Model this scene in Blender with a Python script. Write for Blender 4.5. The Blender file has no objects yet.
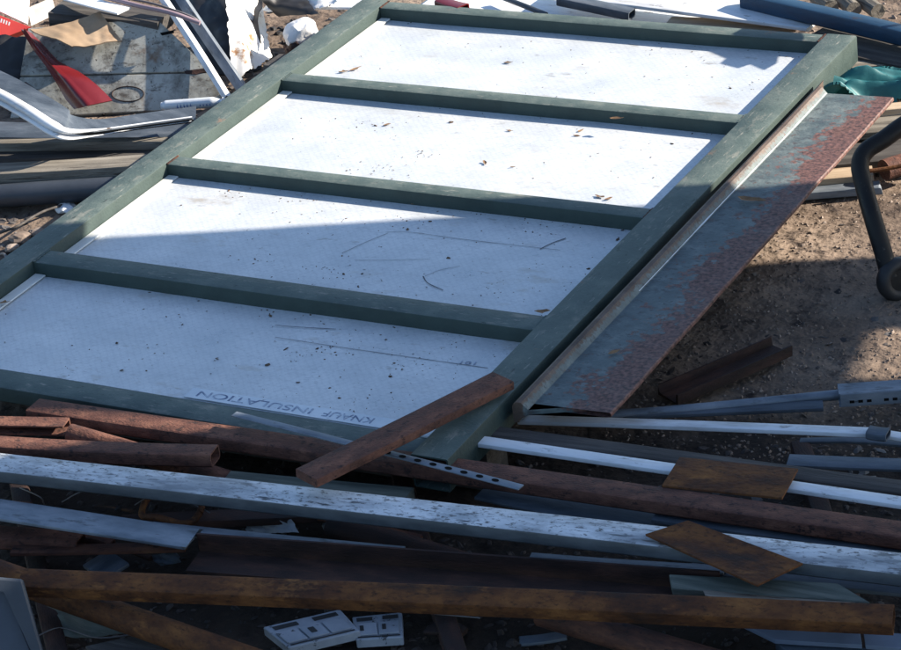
import bpy, bmesh, math, random
from mathutils import Vector, Matrix, noise
random.seed(7)
scene = bpy.context.scene
COL = scene.collection

# ------------------------------------------------------------------ camera
GZ = 0.20                       # top of the steel gate above the yard floor
CAM = Vector((4.3689652, -5.21101478, 2.97179306 + GZ))
FWD = Vector((-0.46253136, 0.76598374, -0.44646797))
RGT = Vector((0.87833787, 0.46447973, -0.11305378))
UPV = Vector((-0.12077797, 0.44444064, 0.88762898))
FPX = 2722.128                  # focal length in photo pixels (photo 901 x 650)
cd = bpy.data.cameras.new('camera')
cam = bpy.data.objects.new('camera', cd)
COL.objects.link(cam)
m3 = Matrix((RGT, UPV, -FWD)).transposed()
cam.matrix_world = Matrix.Translation(CAM) @ m3.to_4x4()
cd.sensor_width = 36.0
cd.lens = 36.0 * FPX / 901.0
cd.clip_start = 0.05
cd.clip_end = 500.0
scene.camera = cam

# ------------------------------------------------------------------ light
SUN = Vector((1.6, 1.1, 1.0)).normalized()          # towards the sun
ELEV = math.asin(SUN.z)
world = bpy.data.worlds.new('World')
scene.world = world
world.use_nodes = True
wn = world.node_tree
bg = wn.nodes['Background']
sky = wn.nodes.new('ShaderNodeTexSky')
sky.sky_type = 'NISHITA'
sky.sun_disc = False
sky.sun_elevation = ELEV
sky.sun_rotation = math.atan2(SUN.x, SUN.y)
sky.air_density = 1.0
sky.dust_density = 0.6
sky.ozone_density = 2.5
wn.links.new(sky.outputs['Color'], bg.inputs['Color'])
bg.inputs['Strength'].default_value = 0.09
sd = bpy.data.lights.new('sun', 'SUN')
sd.energy = 5.0
sd.angle = math.radians(0.5)
sd.color = (1.0, 0.90, 0.77)
sun = bpy.data.objects.new('sun', sd)
COL.objects.link(sun)
sun.rotation_euler = SUN.to_track_quat('Z', 'Y').to_euler()
sun.location = (0, 0, 8)
vs = scene.view_settings
vs.view_transform = 'Standard'
vs.look = 'None'
vs.exposure = 1.27
vs.gamma = 1.0
scene.render.engine = 'CYCLES'
scene.cycles.max_bounces = 6


# ------------------------------------------------------------------ pixels to places
def ray(x, y):
    return (FWD + RGT * ((x - 450.5) / FPX) - UPV * ((y - 325.0) / FPX))


def W(x, y, z=0.0):
    d = ray(x, y)
    return CAM + d * ((z - CAM.z) / d.z)


def depth(p):
    return (p - CAM).dot(FWD)


def WD(x, y, d):
    return CAM + ray(x, y) * d


# ------------------------------------------------------------------ object helpers
def link(name, me, mat=None, parent=None):
    o = bpy.data.objects.new(name, me)
    COL.objects.link(o)
    if mat is not None and me is not None:
        me.materials.append(mat)
    if parent is not None:
        o.parent = parent
    return o


def tag(o, label=None, cat=None, group=None, kind=None):
    if label:
        o['label'] = label
    if cat:
        o['category'] = cat
    if group:
        o['group'] = group
    if kind or label:
        o['kind'] = kind or 'thing'
    return o


def empty(name, loc, label, cat, group=None):
    o = bpy.data.objects.new(name, None)
    o.location = loc
    o.empty_display_size = 0.05
    COL.objects.link(o)
    return tag(o, label, cat, group)


def finish(bm, name, mat, parent=None, smooth=False, sharp=35, origin=None):
    bmesh.ops.recalc_face_normals(bm, faces=bm.faces)
    me = bpy.data.meshes.new(name)
    if origin is not None:
        bmesh.ops.translate(bm, verts=bm.verts, vec=-Vector(origin))
    bm.to_mesh(me)
    bm.free()
    if smooth:
        me.polygons.foreach_set('use_smooth', [True] * len(me.polygons))
        try:
            me.set_sharp_from_angle(angle=math.radians(sharp))
        except Exception:
            pass
    o = link(name, me, mat, parent)
    if origin is not None:
        o.location = origin
        if parent is not None:
            o.location = Vector(origin) - parent.matrix_world.translation if parent.type == 'EMPTY' else origin
    return o


# ------------------------------------------------------------------ profiles (y across, z up, top at z = 0)
def prof_rect(w, h, c=0.004):
    a, b = w / 2, h
    return [(-a + c, 0), (a - c, 0), (a - c * .3, -c * .3), (a, -c), (a, -b + c), (a - c, -b), (-a + c, -b), (-a, -b + c), (-a, -c), (-a + c * .3, -c * .3)]


def prof_round(r, n=16):
    return [(r * math.sin(2 * math.pi * i / n), -r + r * math.cos(2 * math.pi * i / n)) for i in range(n)]


def prof_angle(w, h, t=0.005):      # flat leg on top, leg down at the far side (+y is far)
    return [(-w / 2, 0), (w / 2, 0), (w / 2, -h), (w / 2 - t, -h), (w / 2 - t, -t), (-w / 2, -t)]


def prof_angle_v(w, h, t=0.005):    # flat leg below, standing leg at the far side
    return [(-w / 2, -h + t), (-w / 2, -h), (w / 2, -h), (w / 2, 0), (w / 2 - t, 0), (w / 2 - t, -h + t)]


def prof_channel(w, h, t=0.005):    # open upwards
    a = w / 2
    return [(-a, 0), (-a, -h), (a, -h), (a, 0), (a - t, 0), (a - t, -h + t), (-a + t, -h + t), (-a + t, 0)]


def prof_channel_side(w, h, t=0.005):  # open towards the near side (-y)
    a = w / 2
    return [(-a, 0), (a, 0), (a, -h), (-a, -h), (-a, -h + t), (a - t, -h + t), (a - t, -t), (-a, -t)]


def inset_prof(p, t):
    xs = [q[0] for q in p]
    zs = [q[1] for q in p]
    cx, cz = (min(xs) + max(xs)) / 2, (min(zs) + max(zs)) / 2
    sx = 1 - 2 * t / (max(xs) - min(xs))
    sz = 1 - 2 * t / (max(zs) - min(zs))
    return [(cx + (x - cx) * sx, cz + (z - cz) * sz) for x, z in p]


def sweep_mesh(prof, L, inner=None, segs=14, bow=0.0, dent=0.0, seed=0, rag=0.0):
    rnd = random.Random(seed)
    bm = bmesh.new()
    rings, irings = [], []
    by, bz = bow * rnd.uniform(-1, 1), bow * rnd.uniform(-1, 1)
    off = rnd.uniform(0, 50)
    zc = sum(p[1] for p in prof) / len(prof)
    for i in range(segs + 1):
        t = i / segs
        x = t * L
        dy = by * math.sin(math.pi * t)
        dz = bz * math.sin(math.pi * t)
        r = []
        for j, (y, z) in enumerate(prof):
            n = noise.noise(Vector((x * 3 + off, y * 9, z * 9))) * dent
            ex = 0
            if rag and i in (0, segs):
                ex = rnd.uniform(-rag, rag)
            k = 1 + n / max(0.01, abs(y) + abs(z - zc))
            r.append(bm.verts.new((x + ex, y * k + dy, zc + (z - zc) * k + dz)))
        rings.append(r)
    n = len(prof)
    for i in range(segs):
        for j in range(n):
            bm.faces.new((rings[i][j], rings[i][(j + 1) % n], rings[i + 1][(j + 1) % n], rings[i + 1][j]))
    if inner:
        dp = min(0.25, L * .45)
        for end, ring in ((0, rings[0]), (1, rings[-1])):
            r0, r1 = [], []
            for j, (y, z) in enumerate(inner):
                v = ring[j].co
                p0 = prof[j]
                dy, dz = v.y - p0[0], v.z - p0[1]
                r0.append(bm.verts.new((v.x, y + dy, z + dz)))
                r1.append(bm.verts.new((v.x + (dp if end == 0 else -dp), y + dy, z + dz)))
            for j in range(n):
                k = (j + 1) % n
                bm.faces.new((ring[j], ring[k], r0[k], r0[j]))
                bm.faces.new((r0[j], r0[k], r1[k], r1[j]))
            bm.faces.new(r1)
    else:
        bm.faces.new(rings[0])
        bm.faces.new(rings[-1])
    return bm


SEED = [100]


def frame_of(A, B, roll=0.0):
    x = (B - A).normalized()
    y = Vector((0, 0, 1)).cross(x).normalized()
    z = x.cross(y)
    M = Matrix((x, y, z)).transposed().to_4x4()
    return Matrix.Translation(A) @ M @ Matrix.Rotation(roll, 4, 'X')


def bar(name, label, cat, a, b, mat, kind, w, h, wall=0.004, bow=0.004, dent=0.0008, roll=0.0, parent=None, group=None, segs=16, rag=0.0, world=False):
    """a, b: (px, py, z) of the middle of the top face at each end."""
    A, B = (a, b) if world else (W(*a), W(*b))
    if kind == 'tube':
        pr = prof_rect(w, h, min(0.006, w * .14)); inn = inset_prof(pr, wall)
    elif kind == 'solid':
        pr = prof_rect(w, h, min(0.0025, h * .2)); inn = None
    elif kind == 'pipe':
        pr = prof_round(w / 2, 18); inn = inset_prof(pr, wall)
    elif kind == 'rod':
        pr = prof_round(w / 2, 10); inn = None
    elif kind == 'angle':
        pr = prof_angle(w, h, wall); inn = None
    elif kind == 'angle_v':
        pr = prof_angle_v(w, h, wall); inn = None
    elif kind == 'channel':
        pr = prof_channel(w, h, wall); inn = None
    else:
        pr = prof_channel_side(w, h, wall); inn = None
    SEED[0] += 1
    bm = sweep_mesh(pr, (B - A).length, inn, segs, bow, dent, SEED[0], rag)
    o = finish(bm, name, mat, parent, smooth=True)
    o.matrix_world = frame_of(A, B, roll)
    if parent is None:
        tag(o, label, cat, group)
    return o


def slab(name, pts, thick, mat, parent=None, bevel=0.0, nrm=None):
    """polygon of world points (top face) thickened away from its up/near side"""
    c = sum((Vector(p) for p in pts), Vector()) / len(pts)
    n = Vector()
    for i in range(len(pts)):
        n += (Vector(pts[i]) - c).cross(Vector(pts[(i + 1) % len(pts)]) - c)
    n.normalize()
    if nrm is not None:
        if n.dot(nrm) < 0:
            n = -n
    elif n.dot(CAM - c) < 0:
        n = -n
    bm = bmesh.new()
    top = [bm.verts.new(Vector(p) - c) for p in pts]
    bot = [bm.verts.new(Vector(p) - c - n * thick) for p in pts]
    bm.faces.new(top)
    bm.faces.new(bot[::-1])
    k = len(pts)
    for i in range(k):
        bm.faces.new((top[i], top[(i + 1) % k], bot[(i + 1) % k], bot[i]))
    if bevel:
        bmesh.ops.bevel(bm, geom=bm.edges[:], offset=bevel, segments=1, affect='EDGES')
    o = finish(bm, name, mat, parent)
    o.location = c if parent is None else c - parent.matrix_world.translation
    return o


def sheet(name, corners, mat, nx=24, ny=12, amp=0.01, freq=4.0, thick=0.002, parent=None, seed=0, curl=None, rag=0.0):
    """crumpled sheet between four world corners (a, b, c, d around)"""
    a, b, c, d = [Vector(p) for p in corners]
    ctr = (a + b + c + d) / 4
    n = (b - a).cross(d - a).normalized()
    if n.dot(CAM - ctr) < 0:
        n = -n
    rnd = random.Random(seed)
    bm = bmesh.new()
    g = []
    for j in range(ny + 1):
        row = []
        for i in range(nx + 1):
            s, t = i / nx, j / ny
            p = (a * (1 - s) + b * s) * (1 - t) + (d * (1 - s) + c * s) * t
            q = p * freq + Vector((seed * 3.1, seed * 1.7, 0))
            e = noise.noise(q) + .5 * abs(noise.noise(q * 2.3)) + .25 * noise.noise(q * 5)
            p = p + n * (e * amp)
            if curl:
                p = p + n * curl(s, t)
            if rag and (i in (0, nx) or j in (0, ny)):
                p = p + (p - ctr).normalized() * rnd.uniform(-rag, rag * .3)
            row.append(bm.verts.new(p - ctr))
        g.append(row)
    for j in range(ny):
        for i in range(nx):
            bm.faces.new((g[j][i], g[j][i + 1], g[j + 1][i + 1], g[j + 1][i]))
    bmesh.ops.recalc_face_normals(bm, faces=bm.faces)
    bmesh.ops.solidify(bm, geom=bm.faces[:], thickness=thick)
    o = finish(bm, name, mat, parent, smooth=True, sharp=50)
    o.location = ctr if parent is None else ctr - parent.matrix_world.translation
    return o


def catmull(pts, n=8):
    P = [Vector(p) for p in pts]
    P = [P[0] * 2 - P[1]] + P + [P[-1] * 2 - P[-2]]
    out = []
    for i in range(1, len(P) - 2):
        p0, p1, p2, p3 = P[i - 1:i + 3]
        for k in range(n):
            t = k / n
            out.append(.5 * ((2 * p1) + (p2 - p0) * t + (2 * p0 - 5 * p1 + 4 * p2 - p3) * t * t + (3 * p1 - p0 - 3 * p2 + p3) * t ** 3))
    out.append(P[-2])
    return out


def rope(name, pts, r, mat, n=8, sides=10, parent=None, flat=1.0, rad=None, bm=None):
    path = catmull(pts, n)
    own = bm is None
    if own:
        bm = bmesh.new()
    o0 = path[0].copy() if own else Vector()
    rings = []
    ref = Vector((0, 0, 1))
    for i, p in enumerate(path):
        t = (path[min(i + 1, len(path) - 1)] - path[max(i - 1, 0)]).normalized()
        s = t.cross(ref)
        if s.length < 1e-3:
            s = t.cross(Vector((1, 0, 0)))
        s.normalize()
        u = s.cross(t)
        rr = r if rad is None else rad(i / (len(path) - 1))
        rings.append([bm.verts.new(p - o0 + s * (rr * math.cos(2 * math.pi * k / sides)) + u * (rr * flat * math.sin(2 * math.pi * k / sides))) for k in range(sides)])
    for i in range(len(rings) - 1):
        for k in range(sides):
            bm.faces.new((rings[i][k], rings[i][(k + 1) % sides], rings[i + 1][(k + 1) % sides], rings[i + 1][k]))
    bm.faces.new(rings[0][::-1])
    bm.faces.new(rings[-1])
    if not own:
        return None
    o = finish(bm, name, mat, parent, smooth=True, sharp=60)
    o.location = o0 if parent is None else o0 - parent.matrix_world.translation
    return o


# ------------------------------------------------------------------ materials
def material(name, stops, scale=6.0, stretch=(1, 1, 1), rough=(0.5, 0.8), metal=0.0, bump=0.3, bscale=40.0,
             speck=None, side=None, detail=8.0, spec=0.5, dist=0.004, coat=0.0):
    m = bpy.data.materials.new(name)
    m.use_nodes = True
    nt = m.node_tree
    N, Lk = nt.nodes, nt.links
    b = N['Principled BSDF']
    tc = N.new('ShaderNodeTexCoord')
    oi = N.new('ShaderNodeObjectInfo')
    mul = N.new('ShaderNodeVectorMath'); mul.operation = 'SCALE'
    mul.inputs[0].default_value = (37.0, 19.0, 11.0)
    Lk.new(oi.outputs['Random'], mul.inputs['Scale'])
    add = N.new('ShaderNodeVectorMath'); add.operation = 'ADD'
    Lk.new(tc.outputs['Object'], add.inputs[0]); Lk.new(mul.outputs[0], add.inputs[1])
    mp = N.new('ShaderNodeMapping')
    mp.inputs['Scale'].default_value = stretch
    Lk.new(add.outputs[0], mp.inputs['Vector'])
    nz = N.new('ShaderNodeTexNoise')
    nz.inputs['Scale'].default_value = scale
    nz.inputs['Detail'].default_value = detail
    nz.inputs['Roughness'].default_value = 0.65
    Lk.new(mp.outputs[0], nz.inputs['Vector'])
    cr = N.new('ShaderNodeValToRGB')
    el = cr.color_ramp.elements
    while len(el) < len(stops):
        el.new(0.5)
    for e, (p, c) in zip(el, stops):
        e.position = p
        e.color = (*c, 1)
    Lk.new(nz.outputs['Fac'], cr.inputs['Fac'])
    col = cr.outputs['Color']
    for sp in (speck or []):
        c, sc, lo, hi, st = sp
        mp2 = N.new('ShaderNodeMapping'); mp2.inputs['Scale'].default_value = st
        mp2.inputs['Location'].default_value = (sc * .13, sc * .07, 3.3)
        Lk.new(add.outputs[0], mp2.inputs['Vector'])
        n2 = N.new('ShaderNodeTexNoise'); n2.inputs['Scale'].default_value = sc
        n2.inputs['Detail'].default_value = 5.0; n2.inputs['Roughness'].default_value = .7
        Lk.new(mp2.outputs[0], n2.inputs['Vector'])
        mr = N.new('ShaderNodeMapRange')
        mr.inputs['From Min'].default_value = lo; mr.inputs['From Max'].default_value = hi
        Lk.new(n2.outputs['Fac'], mr.inputs['Value'])
        mx = N.new('ShaderNodeMix'); mx.data_type = 'RGBA'
        Lk.new(mr.outputs[0], mx.inputs['Factor']); Lk.new(col, mx.inputs['A'])
        mx.inputs['B'].default_value = (*c, 1)
        col = mx.outputs['Result']
    if side:                      # upper face stays lighter (dust on green); other faces painted darker for shade
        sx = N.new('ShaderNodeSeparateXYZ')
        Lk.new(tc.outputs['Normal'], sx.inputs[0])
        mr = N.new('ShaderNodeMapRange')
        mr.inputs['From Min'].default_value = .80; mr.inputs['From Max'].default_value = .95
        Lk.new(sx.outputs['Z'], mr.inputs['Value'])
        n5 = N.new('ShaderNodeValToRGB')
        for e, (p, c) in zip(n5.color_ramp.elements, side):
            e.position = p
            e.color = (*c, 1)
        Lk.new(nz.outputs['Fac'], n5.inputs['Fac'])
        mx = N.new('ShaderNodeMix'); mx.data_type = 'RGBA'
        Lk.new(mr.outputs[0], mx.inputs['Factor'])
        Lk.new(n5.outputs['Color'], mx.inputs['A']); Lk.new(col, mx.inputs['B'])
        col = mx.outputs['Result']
    Lk.new(col, b.inputs['Base Color'])
    rr = N.new('ShaderNodeMapRange')
    rr.inputs['To Min'].default_value = rough[0]; rr.inputs['To Max'].default_value = rough[1]
    rr.inputs['From Min'].default_value = .3; rr.inputs['From Max'].default_value = .7
    Lk.new(nz.outputs['Fac'], rr.inputs['Value']); Lk.new(rr.outputs[0], b.inputs['Roughness'])
    b.inputs['Metallic'].default_value = metal
    b.inputs['Specular IOR Level'].default_value = spec
    if coat:
        b.inputs['Coat Weight'].default_value = coat
    if bump:
        n3 = N.new('ShaderNodeTexNoise'); n3.inputs['Scale'].default_value = bscale
        n3.inputs['Detail'].default_value = 6.0
        Lk.new(mp.outputs[0], n3.inputs['Vector'])
        bp = N.new('ShaderNodeBump'); bp.inputs['Strength'].default_value = bump
        bp.inputs['Distance'].default_value = dist
        Lk.new(n3.outputs['Fac'], bp.inputs['Height'])
        Lk.new(bp.outputs[0], b.inputs['Normal'])
    return m


def plain(name, c, rough=0.5, spec=0.5, trans=0.0, metal=0.0):
    d = [x * .8 for x in c]
    m = material(name, [(0.35, d), (0.65, c)], 8, rough=(rough, rough + .15), bump=.1, spec=spec, metal=metal)
    if trans:
        m.node_tree.nodes['Principled BSDF'].inputs['Transmission Weight'].default_value = trans
    return m


RUST = material('rusty_steel', [(0.30, (.022, .012, .010)), (0.48, (.075, .032, .022)), (0.62, (.135, .058, .034)), (0.78, (.21, .10, .05))], 9, (1, 3, 3),
                (.65, .9), 0.0, .5, 90, [((.018, .011, .01), 45, .56, .66, (.5, 1, 1))], spec=.3)
RUST_RED = material('red_brown_rust', [(0.3, (.048, .020, .014)), (0.5, (.12, .050, .034)), (0.7, (.21, .096, .062))], 14, (1, 2, 2),
                    (.7, .9), 0.0, .7, 120, [((.03, .016, .014), 60, .54, .66, (.7, 1, 1)), ((.06, .03, .024), 8, .55, .66, (.6, 1, 1))], spec=.35)
RUST_ORANGE = material('orange_rust', [(0.3, (.030, .013, .008)), (0.46, (.085, .033, .014)), (0.60, (.155, .063, .022)), (0.8, (.27, .12, .04))], 11, (.8, 1.3, 1.3),
                       (.7, .95), 0.0, .8, 90, [((.025, .014, .010), 85, .53, .72, (.6, 1, 1)), ((.27, .115, .035), 14, .58, .72, (.5, 1, 1)), ((.022, .016, .014), 5, .56, .70, (.6, 2, 2))], spec=.25)
RUST_DARK = material('dark_rust', [(0.3, (.012, .009, .009)), (0.52, (.04, .021, .017)), (0.7, (.085, .04, .028))], 8, (1, 3, 3),
                     (.6, .85), 0.1, .4, 90, spec=.35)
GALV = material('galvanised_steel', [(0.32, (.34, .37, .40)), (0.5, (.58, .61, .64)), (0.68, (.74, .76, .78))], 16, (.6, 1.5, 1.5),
                (.4, .6), 0.1, .15, 60, [((.10, .11, .12), 26, .57, .66, (.35, 1.6, 1.6)), ((.12, .12, .12), 95, .54, .62, (.5, 1, 1)), ((.07, .08, .09), 34, .60, .66, (.3, 1.5, 1)), ((.22, .24, .26), 3.0, .50, .66, (.5, 2, 1)), ((.09, .075, .065), 7, .61, .67, (.5, 1.5, 1))], spec=.5, side=[(.3, (.045, .055, .065)), (.7, (.10, .115, .13))])  # dark side colours paint in the tube's shaded faces
GALV_DULL = material('dull_zinc', [(0.3, (.09, .11, .135)), (0.5, (.165, .195, .23)), (0.7, (.27, .30, .34))], 12, (.6, 1.5, 1.5),
                     (.4, .6), 0.3, .2, 60, [((.07, .08, .09), 22, .58, .7, (.4, 1.4, 1.4))], spec=.5)
STEEL_DARK = material('dark_blue_grey_steel', [(0.3, (.035, .045, .058)), (0.55, (.08, .10, .125)), (0.75, (.14, .16, .19))], 9, (.7, 2, 2),
                      (.45, .65), .2, .25, 70, spec=.5)
WHITE = material('white_paint', [(0.3, (.60, .63, .66)), (0.6, (.76, .78, .80))], 8, (.5, 2, 2), (.35, .5), 0, .1, 60,
                 [((.25, .24, .23), 40, .62, .70, (.4, 1, 1)), ((.40, .39, .37), 6, .50, .72, (.5, 2, 2)), ((.14, .11, .09), 20, .64, .70, (.4, 1, 1))])
WHITE_RUST = material('white_enamel_with_rust', [(0.3, (.62, .62, .60)), (0.6, (.78, .78, .76))], 6, (1, 1, 1), (.35, .6), 0, .25, 40,
                      [((.28, .15, .07), 7, .57, .63, (1, 1, 1)), ((.12, .06, .03), 18, .62, .68, (1, 1, 1))])
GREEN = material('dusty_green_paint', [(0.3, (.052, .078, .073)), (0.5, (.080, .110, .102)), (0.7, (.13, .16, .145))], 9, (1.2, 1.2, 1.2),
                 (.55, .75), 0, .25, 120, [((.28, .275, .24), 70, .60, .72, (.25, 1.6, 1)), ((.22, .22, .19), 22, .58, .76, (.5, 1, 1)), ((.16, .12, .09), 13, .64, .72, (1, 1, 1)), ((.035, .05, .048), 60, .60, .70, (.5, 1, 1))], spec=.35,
                 side=[(.3, (.022, .040, .037)), (.7, (.045, .070, .063))])  # dust on the top; sides also painted darker as shade
PLATE = None
SHEET = material('white_board', [(0.3, (.47, .505, .53)), (0.5, (.57, .60, .62)), (0.7, (.65, .675, .69))], 5, (1, 1, 1), (.26, .38), 0, .18, 260,
                 [((.42, .45, .48), 55, .52, .80, (.5, 1.4, 1)), ((.50, .52, .53), 8, .52, .80, (.7, 1.3, 1)), ((.35, .37, .40), 150, .56, .74, (.4, 1.2, 1)), ((.40, .37, .32), 3.2, .60, .74, (1, 2.2, 1)), ((.30, .29, .27), 14, .64, .72, (.5, 1.4, 1)), ((.10, .10, .10), 95, .70, .74, (.45, 1.3, 1)), ((.25, .24, .24), 210, .69, .74, (.4, 1.2, 1))], spec=.5, dist=.002)
SHEET.node_tree.nodes['Principled BSDF'].inputs['Specular IOR Level'].default_value = .85


def weave(m):
    """faint quilted facing: two crossing sets of pressed lines in colour"""
    nt = m.node_tree
    N, Lk = nt.nodes, nt.links
    b = N['Principled BSDF']
    col = b.inputs['Base Color'].links[0].from_socket
    tc = N.new('ShaderNodeTexCoord')
    prev = None
    for ang in (.62, -.72):
        mp = N.new('ShaderNodeMapping')
        mp.inputs['Rotation'].default_value = (0, 0, ang)
        Lk.new(tc.outputs['Object'], mp.inputs['Vector'])
        w = N.new('ShaderNodeTexWave')
        w.inputs['Scale'].default_value = 19.0
        w.inputs['Distortion'].default_value = 3.2
        w.inputs['Detail'].default_value = 3.0
        w.inputs['Detail Scale'].default_value = 2.0
        Lk.new(mp.outputs[0], w.inputs['Vector'])
        mr = N.new('ShaderNodeMapRange')
        mr.inputs['From Min'].default_value = .62; mr.inputs['From Max'].default_value = 1.0
        mr.inputs['To Max'].default_value = .11
        Lk.new(w.outputs['Fac'], mr.inputs['Value'])
        mx = N.new('ShaderNodeMix'); mx.data_type = 'RGBA'
        Lk.new(mr.outputs[0], mx.inputs['Factor']); Lk.new(col, mx.inputs['A'])
        mx.inputs['B'].default_value = (.25, .29, .34, 1)
        col = mx.outputs['Result']
    Lk.new(col, b.inputs['Base Color'])


weave(SHEET)
BEAD = material('pale_bead_strip', [(0.3, (.52, .53, .50)), (0.6, (.70, .71, .68))], 6, (4, .6, 1), (.4, .6), 0, .1, 60,
                [((.30, .30, .28), 40, .60, .72, (1, .4, 1))])
TIMBER = material('weathered_timber', [(0.3, (.09, .08, .068)), (0.5, (.19, .17, .14)), (0.7, (.30, .27, .225))], 7, (.5, 6, 6), (.75, .95), 0, .5, 50,
                  [((.05, .042, .036), 18, .58, .66, (.25, 4, 4))], spec=.2)
TIMBER_DARK = material('dark_grey_timber', [(0.3, (.03, .028, .027)), (0.5, (.068, .062, .058)), (0.7, (.12, .11, .10))], 8, (.5, 6, 6), (.7, .9), 0, .5, 50, spec=.25)
TIMBER_GREEN = material('mossy_timber', [(0.3, (.06, .07, .06)), (0.5, (.12, .135, .115)), (0.7, (.19, .20, .17))], 8, (.5, 5, 5), (.7, .9), 0, .4, 50, spec=.25)
TIMBER_PALE = material('pale_cut_wood', [(0.3, (.33, .24, .16)), (0.5, (.45, .35, .25)), (0.7, (.58, .47, .35))], 7, (.6, 6, 6), (.7, .9), 0, .4, 50, spec=.2)
CARD = material('cardboard', [(0.3, (.24, .17, .11)), (0.6, (.35, .26, .18))], 5, (1, 1, 1), (.8, .95), 0, .15, 40,
                [((.22, .15, .10), 6, .6, .72, (1, 1, 1))], spec=.15)
CARD_PALE = material('pale_cardboard', [(0.3, (.62, .54, .44)), (0.6, (.74, .68, .60))], 4, rough=(.7, .9), bump=.1, spec=.2)
RED = plain('glossy_red_plastic', (.13, .009, .012), .22, .6)
RED_CARD = material('red_printed_card', [(0.3, (.40, .035, .03)), (0.6, (.52, .05, .04))], 4, rough=(.4, .6), bump=.05)
PRINT_WHITE = plain('white_print', (.7, .7, .7), .6)
ENAMEL = material('grimy_cream_enamel', [(0.3, (.22, .225, .20)), (0.5, (.34, .34, .305)), (0.7, (.43, .43, .39))], 5, (1, 1, 1), (.5, .75), 0, .3, 50,
                  [((.13, .12, .10), 10, .48, .66, (1, 1, .4)), ((.10, .09, .075), 26, .54, .66, (.5, .5, 1.6)), ((.05, .042, .038), 80, .58, .66, (1, 1, 1)), ((.15, .085, .045), 4, .60, .70, (1, 1, 1))])
BLACK = material('black_rubber', [(0.3, (.010, .010, .011)), (0.7, (.028, .027, .028))], 12, rough=(.45, .7), bump=.2)
BLACK_PIPE = material('black_painted_tube', [(0.3, (.007, .007, .008)), (0.7, (.018, .017, .016))], 14, rough=(.4, .65), bump=.2, speck=[((.10, .09, .08), 60, .63, .72, (1, 1, 1))], spec=.25)
VOID = plain('dark_hole', (.008, .008, .008), .9, .1)
PLASTIC_CLEAR = plain('cloudy_bottle_plastic', (.72, .76, .80), .18, .6)
BLUE_PRINT = plain('blue_print', (.035, .10, .30), .4)
BLUE = material('blue_painted_steel', [(0.3, (.008, .026, .055)), (0.6, (.014, .055, .11))], 7, (.6, 2, 2), (.35, .6), 0, .2, 60, [((.05, .03, .02), 12, .6, .7, (.5, 1, 1))])
TEAL = material('teal_tarpaulin', [(0.3, (.006, .08, .095)), (0.6, (.012, .14, .155))], 5, rough=(.45, .65), bump=.3, bscale=30)
FOAM = material('white_foam', [(0.3, (.66, .66, .65)), (0.6, (.80, .80, .79))], 8, rough=(.8, .95), bump=.5, bscale=60, speck=[((.40, .36, .30), 12, .6, .7, (1, 1, 1))])
PINK = plain('pinkish_conduit', (.30, .22, .25), .5)
INK = material('worn_dark_print', [(0.42, (.10, .14, .24)), (0.60, (.40, .46, .54))], 55, rough=(.5, .7), bump=0)
SCRATCH = plain('dark_scratch', (.10, .11, .13), .8, .1)
LEAF = material('dry_leaf', [(0.3, (.13, .07, .035)), (0.6, (.27, .16, .08))], 30, rough=(.7, .9), bump=.2)
WIRE = plain('thin_dull_wire', (.16, .15, .15), .45)
DARKPANEL = material('dark_slate_plastic', [(0.3, (.022, .028, .038)), (0.6, (.04, .05, .066))], 6, rough=(.4, .6), bump=.1)
PANEL_BLUE = material('pale_blue_grey_plastic', [(0.3, (.10, .12, .16)), (0.6, (.15, .18, .235))], 6, rough=(.4, .6), bump=.1)
HOUSING = material('grey_plastic_housing', [(0.3, (.22, .25, .29)), (0.6, (.34, .37, .42))], 10, rough=(.4, .6), bump=.15,
                   speck=[((.05, .05, .06), 40, .60, .66, (1, 1, 1))])
TUB = material('slate_tub_plastic', [(0.3, (.035, .045, .065)), (0.6, (.055, .07, .10))], 6, rough=(.4, .6), bump=.1)
CASTER_GREY = plain('shadow_caster_grey', (.10, .11, .12), .8)  # for the added shadow-casting sheet out of view
LITTER = material('leaf_crumbs', [(0.3, (.03, .022, .018)), (0.6, (.12, .075, .045))], 30, rough=(.8, .95), bump=0)
SCRAP = material('mixed_scrap', [(0.35, (.018, .015, .014)), (0.5, (.05, .036, .03)), (0.62, (.10, .09, .085)), (0.75, (.24, .22, .20))], 3.0, rough=(.6, .9), bump=.2)
SCRAP.node_tree.nodes['Noise Texture'].inputs['Detail'].default_value = 1
STONE = material('grit', [(0.35, (.09, .068, .055)), (0.5, (.19, .145, .115)), (0.65, (.32, .26, .215))], 9, rough=(.8, .95), bump=.3)
SOIL = material('trodden_dirt', [(0.30, (.075, .055, .044)), (0.45, (.15, .112, .086)), (0.60, (.235, .178, .136)), (0.75, (.32, .25, .195))], 2.6, (1, 1, 1), (.85, .98), 0, .9, 26,
                [((.04, .031, .028), 9, .56, .68, (1, 1, 1)), ((.30, .24, .19), 70, .62, .70, (1, 1, 1))], spec=.15, dist=.02)


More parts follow.
